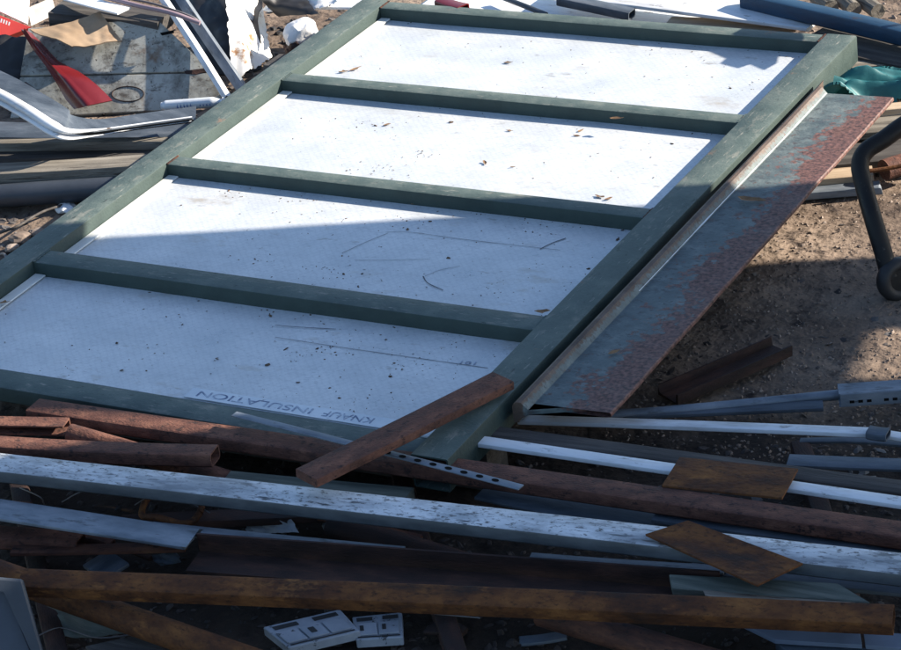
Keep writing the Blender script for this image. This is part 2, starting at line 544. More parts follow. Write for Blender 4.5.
def shade_soil(m):
    """soil under the old heap is painted near-black as shade; the patch has its own ragged outline"""
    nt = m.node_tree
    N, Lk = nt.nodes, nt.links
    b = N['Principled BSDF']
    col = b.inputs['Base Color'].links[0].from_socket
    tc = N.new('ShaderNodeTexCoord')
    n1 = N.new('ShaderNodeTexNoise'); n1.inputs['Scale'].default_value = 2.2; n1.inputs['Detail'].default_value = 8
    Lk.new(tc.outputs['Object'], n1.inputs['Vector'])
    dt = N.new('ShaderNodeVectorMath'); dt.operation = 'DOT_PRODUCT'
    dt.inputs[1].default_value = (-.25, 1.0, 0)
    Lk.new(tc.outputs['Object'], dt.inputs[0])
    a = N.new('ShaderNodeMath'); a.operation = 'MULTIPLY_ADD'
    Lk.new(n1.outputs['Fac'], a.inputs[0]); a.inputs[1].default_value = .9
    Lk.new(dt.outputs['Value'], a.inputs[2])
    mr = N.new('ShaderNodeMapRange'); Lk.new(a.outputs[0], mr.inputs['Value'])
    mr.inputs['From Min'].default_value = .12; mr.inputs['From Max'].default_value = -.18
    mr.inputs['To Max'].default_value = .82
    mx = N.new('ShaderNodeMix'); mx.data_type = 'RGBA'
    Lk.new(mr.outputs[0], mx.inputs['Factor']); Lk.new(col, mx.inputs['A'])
    mx.inputs['B'].default_value = (.018, .014, .012, 1)  # near-black painted in for the shade under the heap
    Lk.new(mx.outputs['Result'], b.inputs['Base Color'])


shade_soil(SOIL)


def plate_material():
    """blue-grey paint flaking to red rust towards the free edge (local y runs across the plate)"""
    m = material('flaking_blue_grey_paint', [(0.3, (.05, .07, .075)), (0.5, (.095, .125, .128)), (0.7, (.18, .215, .21))], 16, (1, 1, 1), (.5, .75), 0, .3, 120,
                 [((.06, .07, .075), 60, .54, .64, (.6, 1, 1)), ((.10, .06, .05), 30, .60, .68, (1, 1, 1))])
    nt = m.node_tree
    N, Lk = nt.nodes, nt.links
    b = N['Principled BSDF']
    col = b.inputs['Base Color'].links[0].from_socket
    tc = N.new('ShaderNodeTexCoord')
    sx = N.new('ShaderNodeSeparateXYZ'); Lk.new(tc.outputs['Object'], sx.inputs[0])
    n1 = N.new('ShaderNodeTexNoise'); n1.inputs['Scale'].default_value = 4.5; n1.inputs['Detail'].default_value = 12
    n1.inputs['Roughness'].default_value = .78
    Lk.new(tc.outputs['Object'], n1.inputs['Vector'])
    a = N.new('ShaderNodeMath'); a.operation = 'MULTIPLY_ADD'
    Lk.new(n1.outputs['Fac'], a.inputs[0]); a.inputs[1].default_value = 0.46
    n6 = N.new('ShaderNodeTexNoise'); n6.inputs['Scale'].default_value = 45; n6.inputs['Detail'].default_value = 6
    Lk.new(tc.outputs['Object'], n6.inputs['Vector'])
    a0 = N.new('ShaderNodeMath'); a0.operation = 'MULTIPLY_ADD'
    Lk.new(n6.outputs['Fac'], a0.inputs[0]); a0.inputs[1].default_value = .22; Lk.new(sx.outputs['X'], a0.inputs[2])
    Lk.new(a0.outputs[0], a.inputs[2])
    mr = N.new('ShaderNodeMapRange'); Lk.new(a.outputs[0], mr.inputs['Value'])
    mr.inputs['From Min'].default_value = 0.490; mr.inputs['From Max'].default_value = 0.515
    n2 = N.new('ShaderNodeTexNoise'); n2.inputs['Scale'].default_value = 90; n2.inputs['Detail'].default_value = 6
    Lk.new(tc.outputs['Object'], n2.inputs['Vector'])
    cr = N.new('ShaderNodeValToRGB')
    for e, (p, c) in zip(cr.color_ramp.elements, [(.32, (.035, .018, .016)), (.66, (.19, .092, .074))]):
        e.position = p; e.color = (*c, 1)
    Lk.new(n2.outputs['Fac'], cr.inputs['Fac'])
    mx = N.new('ShaderNodeMix'); mx.data_type = 'RGBA'
    Lk.new(mr.outputs[0], mx.inputs['Factor']); Lk.new(col, mx.inputs['A']); Lk.new(cr.outputs['Color'], mx.inputs['B'])
    # brown rust along the folded lip
    n4 = N.new('ShaderNodeMath'); n4.operation = 'MULTIPLY_ADD'
    Lk.new(n2.outputs['Fac'], n4.inputs[0]); n4.inputs[1].default_value = .02
    Lk.new(sx.outputs['X'], n4.inputs[2])
    mr2 = N.new('ShaderNodeMapRange'); Lk.new(n4.outputs[0], mr2.inputs['Value'])
    mr2.inputs['From Min'].default_value = .058; mr2.inputs['From Max'].default_value = .053
    cr2 = N.new('ShaderNodeValToRGB')
    for e, (p, c) in zip(cr2.color_ramp.elements, [(.35, (.04, .026, .02)), (.7, (.15, .105, .08))]):
        e.position = p; e.color = (*c, 1)
    Lk.new(n1.outputs['Fac'], cr2.inputs['Fac'])
    mx2 = N.new('ShaderNodeMix'); mx2.data_type = 'RGBA'
    Lk.new(mr2.outputs[0], mx2.inputs['Factor']); Lk.new(mx.outputs['Result'], mx2.inputs['A']); Lk.new(cr2.outputs['Color'], mx2.inputs['B'])
    Lk.new(mx2.outputs['Result'], b.inputs['Base Color'])
    return m


PLATE = plate_material()

# ------------------------------------------------------------------ ground
def axis(lo, hi, step, far):
    v = []
    x = lo
    while x < hi - 1e-6:
        v.append(x); x += step
    v.append(hi)
    out, s = [], step
    x = lo
    while x > -far:
        s *= 1.5; x -= s; out.append(x)
    out = out[::-1]
    s, x, post = step, hi, []
    while x < far:
        s *= 1.5; x += s; post.append(x)
    return out + v + post


def ground_z(x, y):
    p = Vector((x, y, 0))
    f = max(0.0, 1 - max(0, (p - Vector((1.2, .4, 0))).length - 3.5) / 3)
    return f * (noise.noise(p * 1.3) * .012 + noise.noise(p * 4.1) * .008 + noise.noise(p * 13) * .004 + noise.noise(p * 31) * .002) - .004


xs, ys = axis(-2.4, 4.0, .025, 120), axis(-2.4, 3.8, .025, 120)
verts = [(x, y, ground_z(x, y)) for y in ys for x in xs]
nx = len(xs)
faces = [(j * nx + i, j * nx + i + 1, (j + 1) * nx + i + 1, (j + 1) * nx + i) for j in range(len(ys) - 1) for i in range(nx - 1)]
me = bpy.data.meshes.new('ground')
me.from_pydata(verts, [], faces)
me.polygons.foreach_set('use_smooth', [True] * len(faces))
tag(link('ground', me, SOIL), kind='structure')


def scatter(name, label, n, place, size, mat, chunky=0.5, seed=1, kind='stuff', cat='litter', lift=0.0):
    """many small irregular chips in one mesh"""
    rnd = random.Random(seed)
    vs_, fs_ = [], []
    for _ in range(n):
        c = place(rnd)
        if c is None:
            continue
        s = rnd.uniform(*size)
        ax, ay, az = s * rnd.uniform(.5, 1), s * rnd.uniform(.25, .7), s * chunky * rnd.uniform(.2, .6)
        M = Matrix.Rotation(rnd.uniform(0, 6.3), 3, 'Z') @ Matrix.Rotation(rnd.gauss(0, .25), 3, 'X') @ Matrix.Rotation(rnd.gauss(0, .25), 3, 'Y')
        k = len(vs_)
        for q in ((-1, -.3, 0), (-.2, -1, 0), (.9, -.5, 0), (.7, .8, 0), (-.6, .9, 0)):
            j = [rnd.uniform(.7, 1.2) for _ in range(2)]
            vs_.append(c + M @ Vector((q[0] * ax * j[0], q[1] * ay * j[1], lift)))
        for q in ((-.5, -.2, 1), (.4, -.3, 1), (.2, .4, 1)):
            vs_.append(c + M @ Vector((q[0] * ax, q[1] * ay, az + lift)))
        for t in ((5, 6, 7), (0, 1, 5), (1, 6, 5), (1, 2, 6), (2, 3, 6), (3, 7, 6), (3, 4, 7), (4, 0, 7), (0, 5, 7), (0, 4, 3, 2, 1)):
            fs_.append([k + i for i in t])
    me = bpy.data.meshes.new(name)
    me.from_pydata([tuple(v) for v in vs_], [], fs_)
    o = link(name, me, mat)
    return tag(o, label, cat, kind=kind)


def on_ground(px0, px1, py0, py1):
    def f(r):
        p = W(r.uniform(px0, px1), r.uniform(py0, py1), 0)
        p.z = ground_z(p.x, p.y)
        return p
    return f


scatter('gravel', 'loose grit and pebbles trodden into the yard dirt', 4200, on_ground(600, 1000, 150, 470), (.002, .009), STONE, 1.2, 3, cat='gravel')
scatter('scrap_litter', 'small dark scraps and crumbs under the heap of steel bars', 2200, on_ground(-60, 980, 440, 720), (.004, .022), SCRAP, .6, 4, cat='scrap')
scatter('yard_litter', 'broken chips, bits and crumbs on the ground beside the grey timbers', 1500, on_ground(-60, 420, -60, 270), (.005, .03), SCRAP, .7, 5, cat='scrap')
scatter('wood_litter', 'splinters and grit scattered around the pale boards', 900, on_ground(560, 960, -80, 190), (.004, .022), STONE, .7, 6, cat='scrap')

scatter('wood_splinters', 'thin splinters and rust flakes strewn on the bare dirt', 160, on_ground(640, 980, 170, 430), (.008, .026), SCRAP, .12, 9, cat='scrap')

# ------------------------------------------------------------------ the steel gate
gate = empty('steel_gate', (0.75, 0.63, 0.0), 'large green painted steel gate frame lying flat with four white panels', 'gate')
GO = gate.location.copy()
bpy.context.view_layer.update()
TW, TH = 0.095, 0.085
VB, VT = -0.645, 1.897


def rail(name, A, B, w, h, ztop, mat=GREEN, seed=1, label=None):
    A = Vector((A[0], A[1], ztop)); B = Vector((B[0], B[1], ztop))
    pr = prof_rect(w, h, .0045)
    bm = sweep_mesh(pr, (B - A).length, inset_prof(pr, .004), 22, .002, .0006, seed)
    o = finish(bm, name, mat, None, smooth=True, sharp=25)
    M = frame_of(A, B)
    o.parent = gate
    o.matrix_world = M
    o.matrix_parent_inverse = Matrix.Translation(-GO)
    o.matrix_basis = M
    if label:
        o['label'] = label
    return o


def gpart(o):
    """reparent a world-placed object under the gate"""
    M = o.matrix_basis.copy()
    o.parent = gate
    o.matrix_parent_inverse = Matrix.Translation(-GO)
    o.matrix_basis = M
    return o


rail('side_rail', (-TW / 2 - .001, VB), (-TW / 2 - .001, VT), TW, TH, GZ, seed=1)
rail('side_rail', (1.5 + TW / 2 + .001, VB - .06), (1.5 + TW / 2 + .001, VT), TW, TH, GZ, seed=2)
RW = [(-.563 - .085, -.563), (-.078, 0.0), (.578, .638), (1.217, 1.278), (1.836, VT)]
for i, (v0, v1) in enumerate(RW):
    o = rail('cross_rail', (0.001, (v0 + v1) / 2), (1.499, (v0 + v1) / 2), v1 - v0, TH - .042 if i == 0 else .075, GZ - (.040 if i == 0 else .003), seed=10 + i)
SZ = GZ - .043
for i, (v0, v1) in enumerate(RW):
    zt = GZ - (.040 if i == 0 else .003)
    for u, sg in ((.002, 1), (1.498, -1)):
        bm = bmesh.new()
        n_ = 9
        for k in range(n_):
            mt = Matrix.Translation((u + random.uniform(-.001, .001), v0 + (v1 - v0) * (k + .5) / n_, zt + .0005)) @ Matrix.Diagonal((.0045, (v1 - v0) / n_ * .75, .0028, 1))
            bmesh.ops.create_icosphere(bm, subdivisions=1, radius=1, matrix=mt)
        o = finish(bm, 'weld_bead', RUST if (i + sg) % 2 else GREEN, smooth=True)
        gpart(o)
for i in range(4):
    v0, v1 = RW[i][1] + .001, RW[i + 1][0] - .001
    bm = bmesh.new()
    gx, gy = 40, 16
    g = []
    for j in range(gy + 1):
        row = []
        for k in range(gx + 1):
            x = .002 + 1.496 * k / gx
            y = v0 + (v1 - v0) * j / gy
            z = noise.noise(Vector((x * 2.2, y * 2.2, i * 5.0))) * .0022
            row.append(bm.verts.new((x, y, z)))
        g.append(row)
    for j in range(gy):
        for k in range(gx):
            bm.faces.new((g[j][k], g[j][k + 1], g[j + 1][k + 1], g[j + 1][k]))
    bmesh.ops.recalc_face_normals(bm, faces=bm.faces)
    bmesh.ops.solidify(bm, geom=bm.faces[:], thickness=.012)
    o = finish(bm, 'panel', SHEET, None, smooth=True)
    o.location = (0, 0, SZ + .002 - max(v.co.z for v in o.data.vertices))
    gpart(o)
    # pale bead along the left edge of each panel
    bm = bmesh.new()
    bmesh.ops.create_cube(bm, size=1)
    bmesh.ops.scale(bm, verts=bm.verts, vec=(.034, v1 - v0 - .002, .005))
    bmesh.ops.bevel(bm, geom=bm.edges[:], offset=.0015, segments=1, affect='EDGES')
    o = finish(bm, 'bead_strip', BEAD)
    o.location = (.0195, (v0 + v1) / 2, SZ + .0055)
    gpart(o)

# printed edge of the lowest panel
tp0, tp1 = W(186, 396, SZ), W(388, 431, SZ)
bm = bmesh.new()
bmesh.ops.create_cube(bm, size=1)
bmesh.ops.scale(bm, verts=bm.verts, vec=(tp1.x - tp0.x, .046, .0015))
tape = finish(bm, 'edge_strip', material('pale_blue_strip', [(0.3, (.50, .56, .61)), (0.6, (.64, .69, .73))], 9, rough=(.3, .45), bump=.05, speck=[((.25, .26, .28), 70, .60, .70, (.5, 1, 1))]))
tape.location = ((tp0.x + tp1.x) / 2, -.563 + .027, SZ + .0036)
gpart(tape)
tape['label'] = 'pale blue strip with dark lettering along the board edge'


def text_mesh(name, body, size, mat, loc, rotz, parent, sx=1.0):
    cu = bpy.data.curves.new(name, 'FONT')
    cu.body = body
    cu.size = size
    cu.align_x = 'LEFT'
    cu.extrude = 0.0003
    t = bpy.data.objects.new(name, cu)
    COL.objects.link(t)
    dg = bpy.context.evaluated_depsgraph_get()
    me = bpy.data.meshes.new_from_object(t.evaluated_get(dg))
    bpy.data.objects.remove(t)
    me.materials.clear()
    o = link(name, me, mat)
    o.parent = parent
    o.location = loc
    o.rotation_euler = (0, 0, rotz)
    o.scale = (sx, 1, 1)
    return o


LW = tp1.x - tp0.x
for body, a_, b_ in (('KNAUF', .09, .33), ('INSULATION', .38, .95)):
    lt = text_mesh('lettering', body, .036, INK, (0, 0, 0), math.pi, tape, 1.0)
    tw = max(v.co.x for v in lt.data.vertices)
    lt.scale = (LW * (b_ - a_) / tw, 1, 1)
    lt.location = (LW / 2 - LW * a_, .0125, .0012)
st = W(468, 366, SZ)
text_mesh('stamp_mark', '101', .022, INK, (0, 0, 0), .1, gate, 1.6).location = Vector((st.x - .03, st.y, SZ + .003)) - GO


def flat_line(name, pts, wd, mat, z, parent=None):
    bm = bmesh.new()
    prev = None
    P = catmull([W(x, y, z) for x, y in pts], 5)
    for i, p in enumerate(P):
        t = (P[min(i + 1, len(P) - 1)] - P[max(i - 1, 0)]).normalized()
        s = Vector((-t.y, t.x, 0)) * wd * (.5 + .5 * abs(noise.noise(p * 23)))
        a, b = bm.verts.new(p - s), bm.verts.new(p + s)
        if prev:
            bm.faces.new((prev[0], a, b, prev[1]))
        prev = (a, b)
    o = finish(bm, name, mat)
    return gpart(o)


for pts, wd in (([(275, 337), (340, 347), (410, 357), (488, 368)], .0016), ([(275, 325), (300, 327), (336, 329)], .002),
                ([(385, 232), (410, 232), (470, 240), (560, 250)], .0012), ([(342, 253), (368, 241), (388, 233)], .0014),
                ([(425, 276), (440, 270), (460, 266)], .0012), ([(540, 249), (552, 243), (566, 238)], .003),
                ([(423, 276), (428, 283), (443, 290)], .0022), ([(355, 260), (385, 260), (430, 259)], .001)):
    flat_line('scratch', pts, wd, SCRATCH, SZ + .0028)


# ------------------------------------------------------------------ plate beside the gate
def build_plate():
    # profile in x across, z up: a rounded lip beside the gate rail and a wide flat plate
    prof = [(1.620, -.046), (1.620, -.004), (1.623, .003), (1.631, .007), (1.640, .005), (1.647, -.003), (1.656, -.0135), (1.85, -.008), (1.853, -.011), (1.853, -.018), (1.85, -.020), (1.656, -.026), (1.632, -.040), (1.630, -.046)]
    bm = bmesh.new()
    segs = 40
    rings = []
    for i in range(segs + 1):
        t = i / segs
        y = -.44 + t * (1.497 + .44)
        ring = []
        for (x, z) in prof:
            ex = 0
            yy = y
            if i == 0:
                yy += (x - 1.6) * .35 + noise.noise(Vector((x * 30, 0, 0))) * .01
            if x > 1.8:
                ex = noise.noise(Vector((y * 6, 3, 0))) * .003
            if i == segs and x < 1.63:
                yy += .06
            zz = z + GZ - .002 + noise.noise(Vector((x * 5, y * 2, 0))) * .002
            ring.append(bm.verts.new((x + ex - 1.6, yy, zz)))
        rings.append(ring)
    n = len(prof)
    for i in range(segs):
        for j in range(n):
            bm.faces.new((rings[i][j], rings[i][(j + 1) % n], rings[i + 1][(j + 1) % n], rings[i + 1][j]))
    bm.faces.new(rings[0]); bm.faces.new(rings[-1])
    o = finish(bm, 'steel_plate', PLATE, smooth=True, sharp=30)
    o.location = (1.6, 0, 0)
    bm = bmesh.new()
    pv = None
    for i in range(31):
        y = .2 + i * (1.49 - .2) / 30
        wv = .0016 * (.4 + abs(noise.noise(Vector((y * 9, 1, 5)))) * 2)
        zz = GZ - .0135 - .002 + .0042 + noise.noise(Vector((1.655 * 5, y * 2, 0))) * .002
        r = [bm.verts.new((.0545 - wv, y, zz)), bm.verts.new((.0545 + wv, y, zz - .001))]
        if pv:
            bm.faces.new((pv[0], r[0], r[1], pv[1]))
        pv = r
    link_ = finish(bm, 'painted_glint', WHITE, o)  # thin white strip painting a highlight along the plate's crease
    return tag(o, 'long lipped steel plate with flaking blue-grey paint and red rust beside the gate', 'plate')


build_plate()
# timbers that carry the gate off the ground
for (x0, y0, x1, y1, t) in ((-.25, 1.55, 1.60, 1.50, 'far'), (-.2, .30, 1.60, .26, 'middle'), (.3, -.50, 1.58, -.46, 'near')):
    bar('timber_bearer', 'dark timber bearer under the %s end of the green gate' % t if t != 'middle' else 'dark timber bearer under the middle of the green gate', 'timber',
        Vector((x0, y0, GZ - TH - .002)), Vector((x1, y1, GZ - TH - .002)), TIMBER_DARK, 'solid', .10, GZ - TH - .004, world=True, bow=0)

# ------------------------------------------------------------------ dry leaves on the gate
def leaf(px, py, z, s, rot, label, curl=.22):
    bm = bmesh.new()
    s *= .9
    prof = [(x + random.uniform(-.18, .18), y * random.uniform(.45, 1.25) + random.uniform(-.05, .05)) for x, y in [(-1, 0), (-.6, .34), (-.1, .46), (.4, .33), (1, .03), (.45, -.3), (-.1, -.42), (-.62, -.3)]]
    mid = [bm.verts.new((x * s, 0, .04 * s)) for x in (-.6, -.1, .4)]
    ed = [bm.verts.new((x * s, y * s, abs(y) * s * curl + .12 * s * abs(x) + random.uniform(0, .12) * s)) for x, y in prof]
    ring = [ed[0], ed[1], ed[2], ed[3], ed[4]]
    for a, b, c in ((ed[0], ed[1], mid[0]), (ed[3], ed[4], mid[2]), (ed[0], mid[0], ed[7]), (ed[5], mid[2], ed[4])):
        bm.faces.new((a, b, c))
    for q in ((ed[1], ed[2], mid[1], mid[0]), (ed[2], ed[3], mid[2], mid[1]), (mid[0], mid[1], ed[6], ed[7]), (mid[1], mid[2], ed[5], ed[6])):
        bm.faces.new(q)
    bmesh.ops.recalc_face_normals(bm, faces=bm.faces)
    bmesh.ops.solidify(bm, geom=bm.faces[:], thickness=.0006)
    o = finish(bm, 'dry_leaf', LEAF, smooth=True)
    p = W(px, py, z + .001)
    o.location = p
    o.rotation_euler = (random.uniform(-.1, .1), random.uniform(-.1, .1), rot)
    return tag(o, label, 'leaf')


LZ = SZ + .001
leaf(344, 72, LZ, .020, .5, 'smaller curled brown leaf of the pair near the top panel bead')
leaf(356, 69, LZ, .024, 1.0, 'larger curled brown leaf of the pair near the top panel bead')
leaf(508, 63, LZ, .017, .2, 'brown leaf lying alone in the middle of the far panel')
leaf(387, 125, LZ, .013, .8, 'small brown leaf below the third cross rail on the second far panel')
leaf(510, 131, LZ, .012, .1, 'tiny dark leaf tucked against the shadow of the cross rail')
leaf(581, 131, LZ, .014, 1.2, 'upper leaf of the small clump on the second far panel')
leaf(577, 136, LZ, .012, .2, 'lower leaf of the small clump on the second far panel')
leaf(485, 163, LZ, .017, 2.2, 'thin twisted leaf on the second far panel')
leaf(513, 167, LZ, .010, .4, 'small leaf beside the thin twisted leaf')
leaf(600, 197, LZ, .020, -.3, 'curled leaf lying against a cross rail beside a crumpled leaf')
leaf(609, 199, LZ, .014, .9, 'crumpled leaf next to the curled one by the cross rail')
leaf(617, 119, GZ - .002, .022, .1, 'dark brown leaf lying on top of a cross rail')
leaf(543, 312, GZ - .001, .022, .2, 'reddish leaf at the joint of cross rail and side rail')
leaf(752, 201, GZ - .010, .050, .12, 'large dark leaf lying on the rusty plate in the shade', .2)
leaf(614, 353, GZ - .010, .016, .8, 'small orange leaf on the shaded near end of the rusty plate')
leaf(5, 303, GZ - .03, .020, .5, 'tan leaf caught against the rail beside the near panel bead')
leaf(415, 204, LZ, .012, .5, 'dark curled leaf in the shadow below a cross rail')


crnd = random.Random(5)
CLUSTERS = [(crnd.choice((0, 0, 0, 1, 1, 1, 2, 3)), crnd.uniform(.2, 1.48), crnd.random() ** 1.5, crnd.uniform(.015, .12)) for _ in range(34)]


def on_sheet(r):
    if r.random() < .62:
        i, u, t, sp = r.choice(CLUSTERS)
        u += r.gauss(0, sp * 1.6)
        t += r.gauss(0, sp) / .56
    else:
        i = r.choice((0, 0, 1, 1, 2, 3))
        u = 1.49 - abs(r.gauss(0, .6))
        # wind-blown bits gather along the far side of each bay
        t = 1 - r.random() ** 2.2 if r.random() < .45 else r.random()
    v0, v1 = RW[i][1] + .008, RW[i + 1][0] - .008
    if not (.05 < u < 1.49 and 0 <= t <= 1):
        return None
    return Vector((u, v0 + (v1 - v0) * t, SZ + .0015))


scatter('leaf_crumbs', 'dark crumbs of dead leaves sprinkled over the white panels', 1000, on_sheet, (.0012, .0050), LITTER, .35, 11, cat='leaf crumbs')
scatter('leaf_fragments', 'larger dark flecks lying on the white panels', 50, on_sheet, (.006, .012), LITTER, .3, 12, cat='leaf crumbs')

# ------------------------------------------------------------------ the heap of bars in front
# hidden bearers across the bottom of the heap
for i, (a, b, s) in enumerate((((60, 660, .05), (10, 440, .05), 'left'), ((470, 690, .05), (400, 470, .05), 'middle'), ((880, 690, .05), (800, 440, .05), 'right'))):
    bar('bottom_bar', 'dark rusty bar lying crosswise at the bottom of the heap, %s' % ('under the round rusty pipe' if i == 0 else 'under the crossing red bar' if i == 1 else 'under the rusty cover plate'), 'bar', a, b, RUST_DARK, 'tube', .045, .045)

long_tube = bar('square_tube', 'long red-brown rusty rectangular tube running the full width of the heap', 'tube', (33, 404, .178), (1050, 550, .178), RUST_RED, 'tube', .066, .034, segs=40, dent=.0015)
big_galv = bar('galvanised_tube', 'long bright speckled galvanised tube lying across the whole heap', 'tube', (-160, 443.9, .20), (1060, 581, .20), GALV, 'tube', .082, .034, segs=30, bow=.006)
cross = bar('rusty_tube', 'short red-brown tube lying crosswise on top of the gate corner', 'tube', (306, 474, .262), (503, 376.5, .236), RUST_RED, 'solid', .072, .022, roll=.06, dent=.0015)
bar('perforated_strip', 'narrow pale perforated strip passing under the short crossing tube', 'strip', (234, 413.5, .209), (521, 487, .196), GALV_DULL, 'solid', .022, .003, bow=.002)
ps = [o for o in bpy.data.objects if o.name.startswith('perforated_strip')][0]
PL = (W(521, 487, .196) - W(234, 413.5, .209)).length
for i in range(9):
    bm = bmesh.new()
    bmesh.ops.create_cone(bm, cap_ends=True, segments=12, radius1=.0055, radius2=.0055, depth=.0008)
    bmesh.ops.scale(bm, verts=bm.verts, vec=(1.7, 1, 1))
    h_ = finish(bm, 'hole', VOID)
    h_.parent = ps
    h_.location = (PL * (.50 + i * .052), 0, .0008)
bar('plank_offcut', 'dark greenish plank end lying in front of the crossing tube', 'plank', (225, 478, .13), (408, 495, .13), TIMBER_GREEN, 'solid', .07, .03)
bar('white_strip', 'bright white painted flat strip running under the rusty cover plate', 'strip', (425, 431.5, .165), (1020, 518, .165), WHITE, 'solid', .036, .012, bow=.002)
bar('angle_bar', 'dark grey-brown weathered bar just behind the white strip', 'bar', (448, 425, .15), (1040, 505, .15), TIMBER_DARK, 'tube', .056, .035)
bar('rusty_cover_plate', 'flat orange-rusted rectangular plate resting on the white strip', 'plate', (671, 471, .183), (790, 483, .183), RUST_ORANGE, 'solid', .125, .006, bow=0, segs=6)
bar('steel_strip', 'dark blue-grey flat strip just behind the dark weathered bar', 'strip', (788, 459.5, .10), (930, 465, .10), STEEL_DARK, 'solid', .05, .008)
bar('notched_strip', 'white flat strip ending in a small dark clamp on the bare dirt', 'strip', (519, 417.5, .10), (884, 431, .10), WHITE, 'solid', .032, .012, bow=.002)
bar('white_strip_offcut', 'short white strip continuing beyond the end of the notched strip', 'strip', (888, 433, .09), (935, 436, .09), WHITE, 'solid', .028, .010)
bar('hook_clamp', 'small dark clamp on the end of the notched white strip', 'clamp', (868, 428.5, .112), (888, 431, .112), STEEL_DARK, 'tube', .04, .02, segs=4)
bar('flat_strut', 'short blue-grey flat bar with square end on the dirt', 'bar', (585, 414, .06), (823, 404, .05), STEEL_DARK, 'solid', .04, .010)
bar('conduit_pipe', 'thin grey conduit pipe lying on the dirt towards the slotted bracket', 'pipe', (578, 414, .07), (843, 389.5, .06), GALV_DULL, 'pipe', .026, .026, wall=.002)


def bracket():
    A, B = W(838, 389, .075), W(925, 383, .075)
    L = (B - A).length
    root = empty('slotted_bracket', A, 'pale grey slotted steel bracket at the end of the thin conduit pipe', 'bracket')
    M = frame_of(A, B)
    bm = sweep_mesh(prof_channel_side(.05, .035, .003), L, None, 8, 0, .0005, 5)
    o = finish(bm, 'channel_body', GALV_DULL, smooth=True)
    for i in range(9):
        if i == 3:
            continue
        s = bmesh.new()
        bmesh.ops.create_cube(s, size=1)
        bmesh.ops.scale(s, verts=s.verts, vec=(.011, .004, .007))
        h = finish(s, 'slot', VOID, None)
        h.parent = root
        h.matrix_local = Matrix.Translation(-A) @ M @ Matrix.Translation((.03 + i * .02, -.026, -.022))
    # folded front web
    f = bmesh.new()
    bmesh.ops.create_cube(f, size=1)
    bmesh.ops.scale(f, verts=f.verts, vec=(L * .97, .003, .034))
    bmesh.ops.bevel(f, geom=f.edges[:], offset=.0008, segments=1, affect='EDGES')
    w = finish(f, 'front_web', GALV_DULL)
    for q, mm in ((o, M), (w, M @ Matrix.Translation((L * .5, -.0255, -.018)))):
        q.parent = root
        q.matrix_local = Matrix.Translation(-A) @ mm
    return root


bpy.context.view_layer.update()
bracket()
bar('rusty_channel', 'rusty open channel lying alone on the shaded dirt beside the plate', 'channel', (667, 390, .045), (781, 341, .045), RUST_DARK, 'channel', .078, .028, wall=.005, rag=.004)

# left bundle
bar('open_channel', 'short tan-brown channel with open end beside the slanting pipe', 'channel', (-40, 420, .192), (66, 422, .192), RUST_RED, 'side', .045, .026, wall=.004, bow=.001)
bar('rusty_square_tube', 'rusty square tube with hollow cut end below the short open channel', 'tube', (-40, 438, .195), (214, 449.5, .20), RUST_RED, 'tube', .055, .035)
bar('leaning_pipe', 'rusty round pipe slanting down from the short channel under the galvanised tube', 'pipe', (70, 425, .195), (292, 492, .10), RUST_RED, 'pipe', .048, .048)
bar('pale_batten', 'pale weathered batten right behind the long galvanised tube', 'batten', (-40, 455, .165), (128, 470, .16), TIMBER, 'solid', .03, .02)
bar('torn_flat_bar', 'blue-grey zinc flat bar with torn end below the long galvanised tube', 'bar', (-150, 486.4, .165), (192, 538, .165), GALV_DULL, 'solid', .078, .008, rag=.012)
bar('zinc_strip', 'thin zinc strip showing behind the dark rusty angle bar', 'strip', (150, 526, .14), (402, 551, .14), GALV_DULL, 'solid', .04, .006)
bar('rusty_angle', 'long dark rusty angle bar lying between galvanised and orange tubes', 'angle bar', (190, 543, .165), (715, 582, .165), RUST_DARK, 'angle_v', .085, .05, wall=.006, segs=24)
bar('orange_rusty_tube', 'long orange-brown rusty tube with a ridge in front of the dark angle', 'tube', (20, 577, .20), (893, 614, .185), RUST_ORANGE, 'tube', .052, .042, roll=.35, segs=30)
bar('round_rusty_pipe', 'thick round rusty pipe slanting under the orange-brown tube to the corner', 'pipe', (-40, 549, .15), (300, 667, .12), RUST_ORANGE, 'pipe', .062, .062, wall=.005, segs=24)
bar('rusty_box_tube', 'short reddish box tube with open end beside the torn zinc bar', 'tube', (-40, 529, .11), (80, 537, .11), RUST_RED, 'tube', .055, .035)
bar('rusty_flat_bar', 'thin rusty flat bar below the torn zinc bar', 'bar', (12, 549, .10), (186, 545, .10), RUST, 'solid', .035, .010)
bar('dark_flat_offcut', 'dark blue-grey offcut behind the orange-brown tube', 'offcut', (93, 572, .06), (118, 556, .07), STEEL_DARK, 'solid', .09, .01, segs=4)
bar('blue_grey_flat', 'dark blue-grey flat bar slanting under the speckled galvanised tube', 'bar', (484, 488, .125), (690, 532, .12), STEEL_DARK, 'solid', .085, .008)
bar('dark_pipe', 'dark rusty pipe slanting beneath the middle of the galvanised tube', 'pipe', (330, 515, .12), (470, 556, .09), RUST_DARK, 'pipe', .06, .06)
bar('brown_batten', 'thin brown bar behind the crumpled foil', 'batten', (120, 520, .10), (330, 510, .10), RUST_DARK, 'solid', .05, .02)
bar('steel_blue_strip', 'blue-grey strip between the long red-brown tube and the galvanised tube', 'strip', (655, 514, .14), (930, 551, .14), STEEL_DARK, 'solid', .045, .01)
bar('zinc_flat', 'pale zinc flat strip below the tilted rusty plate', 'strip', (530, 556, .13), (725, 569, .13), GALV_DULL, 'solid', .03, .006)
bar('dark_edge_strip', 'dark steel strip in front of the long galvanised tube', 'strip', (690, 566, .12), (935, 590, .12), STEEL_DARK, 'solid', .05, .01)
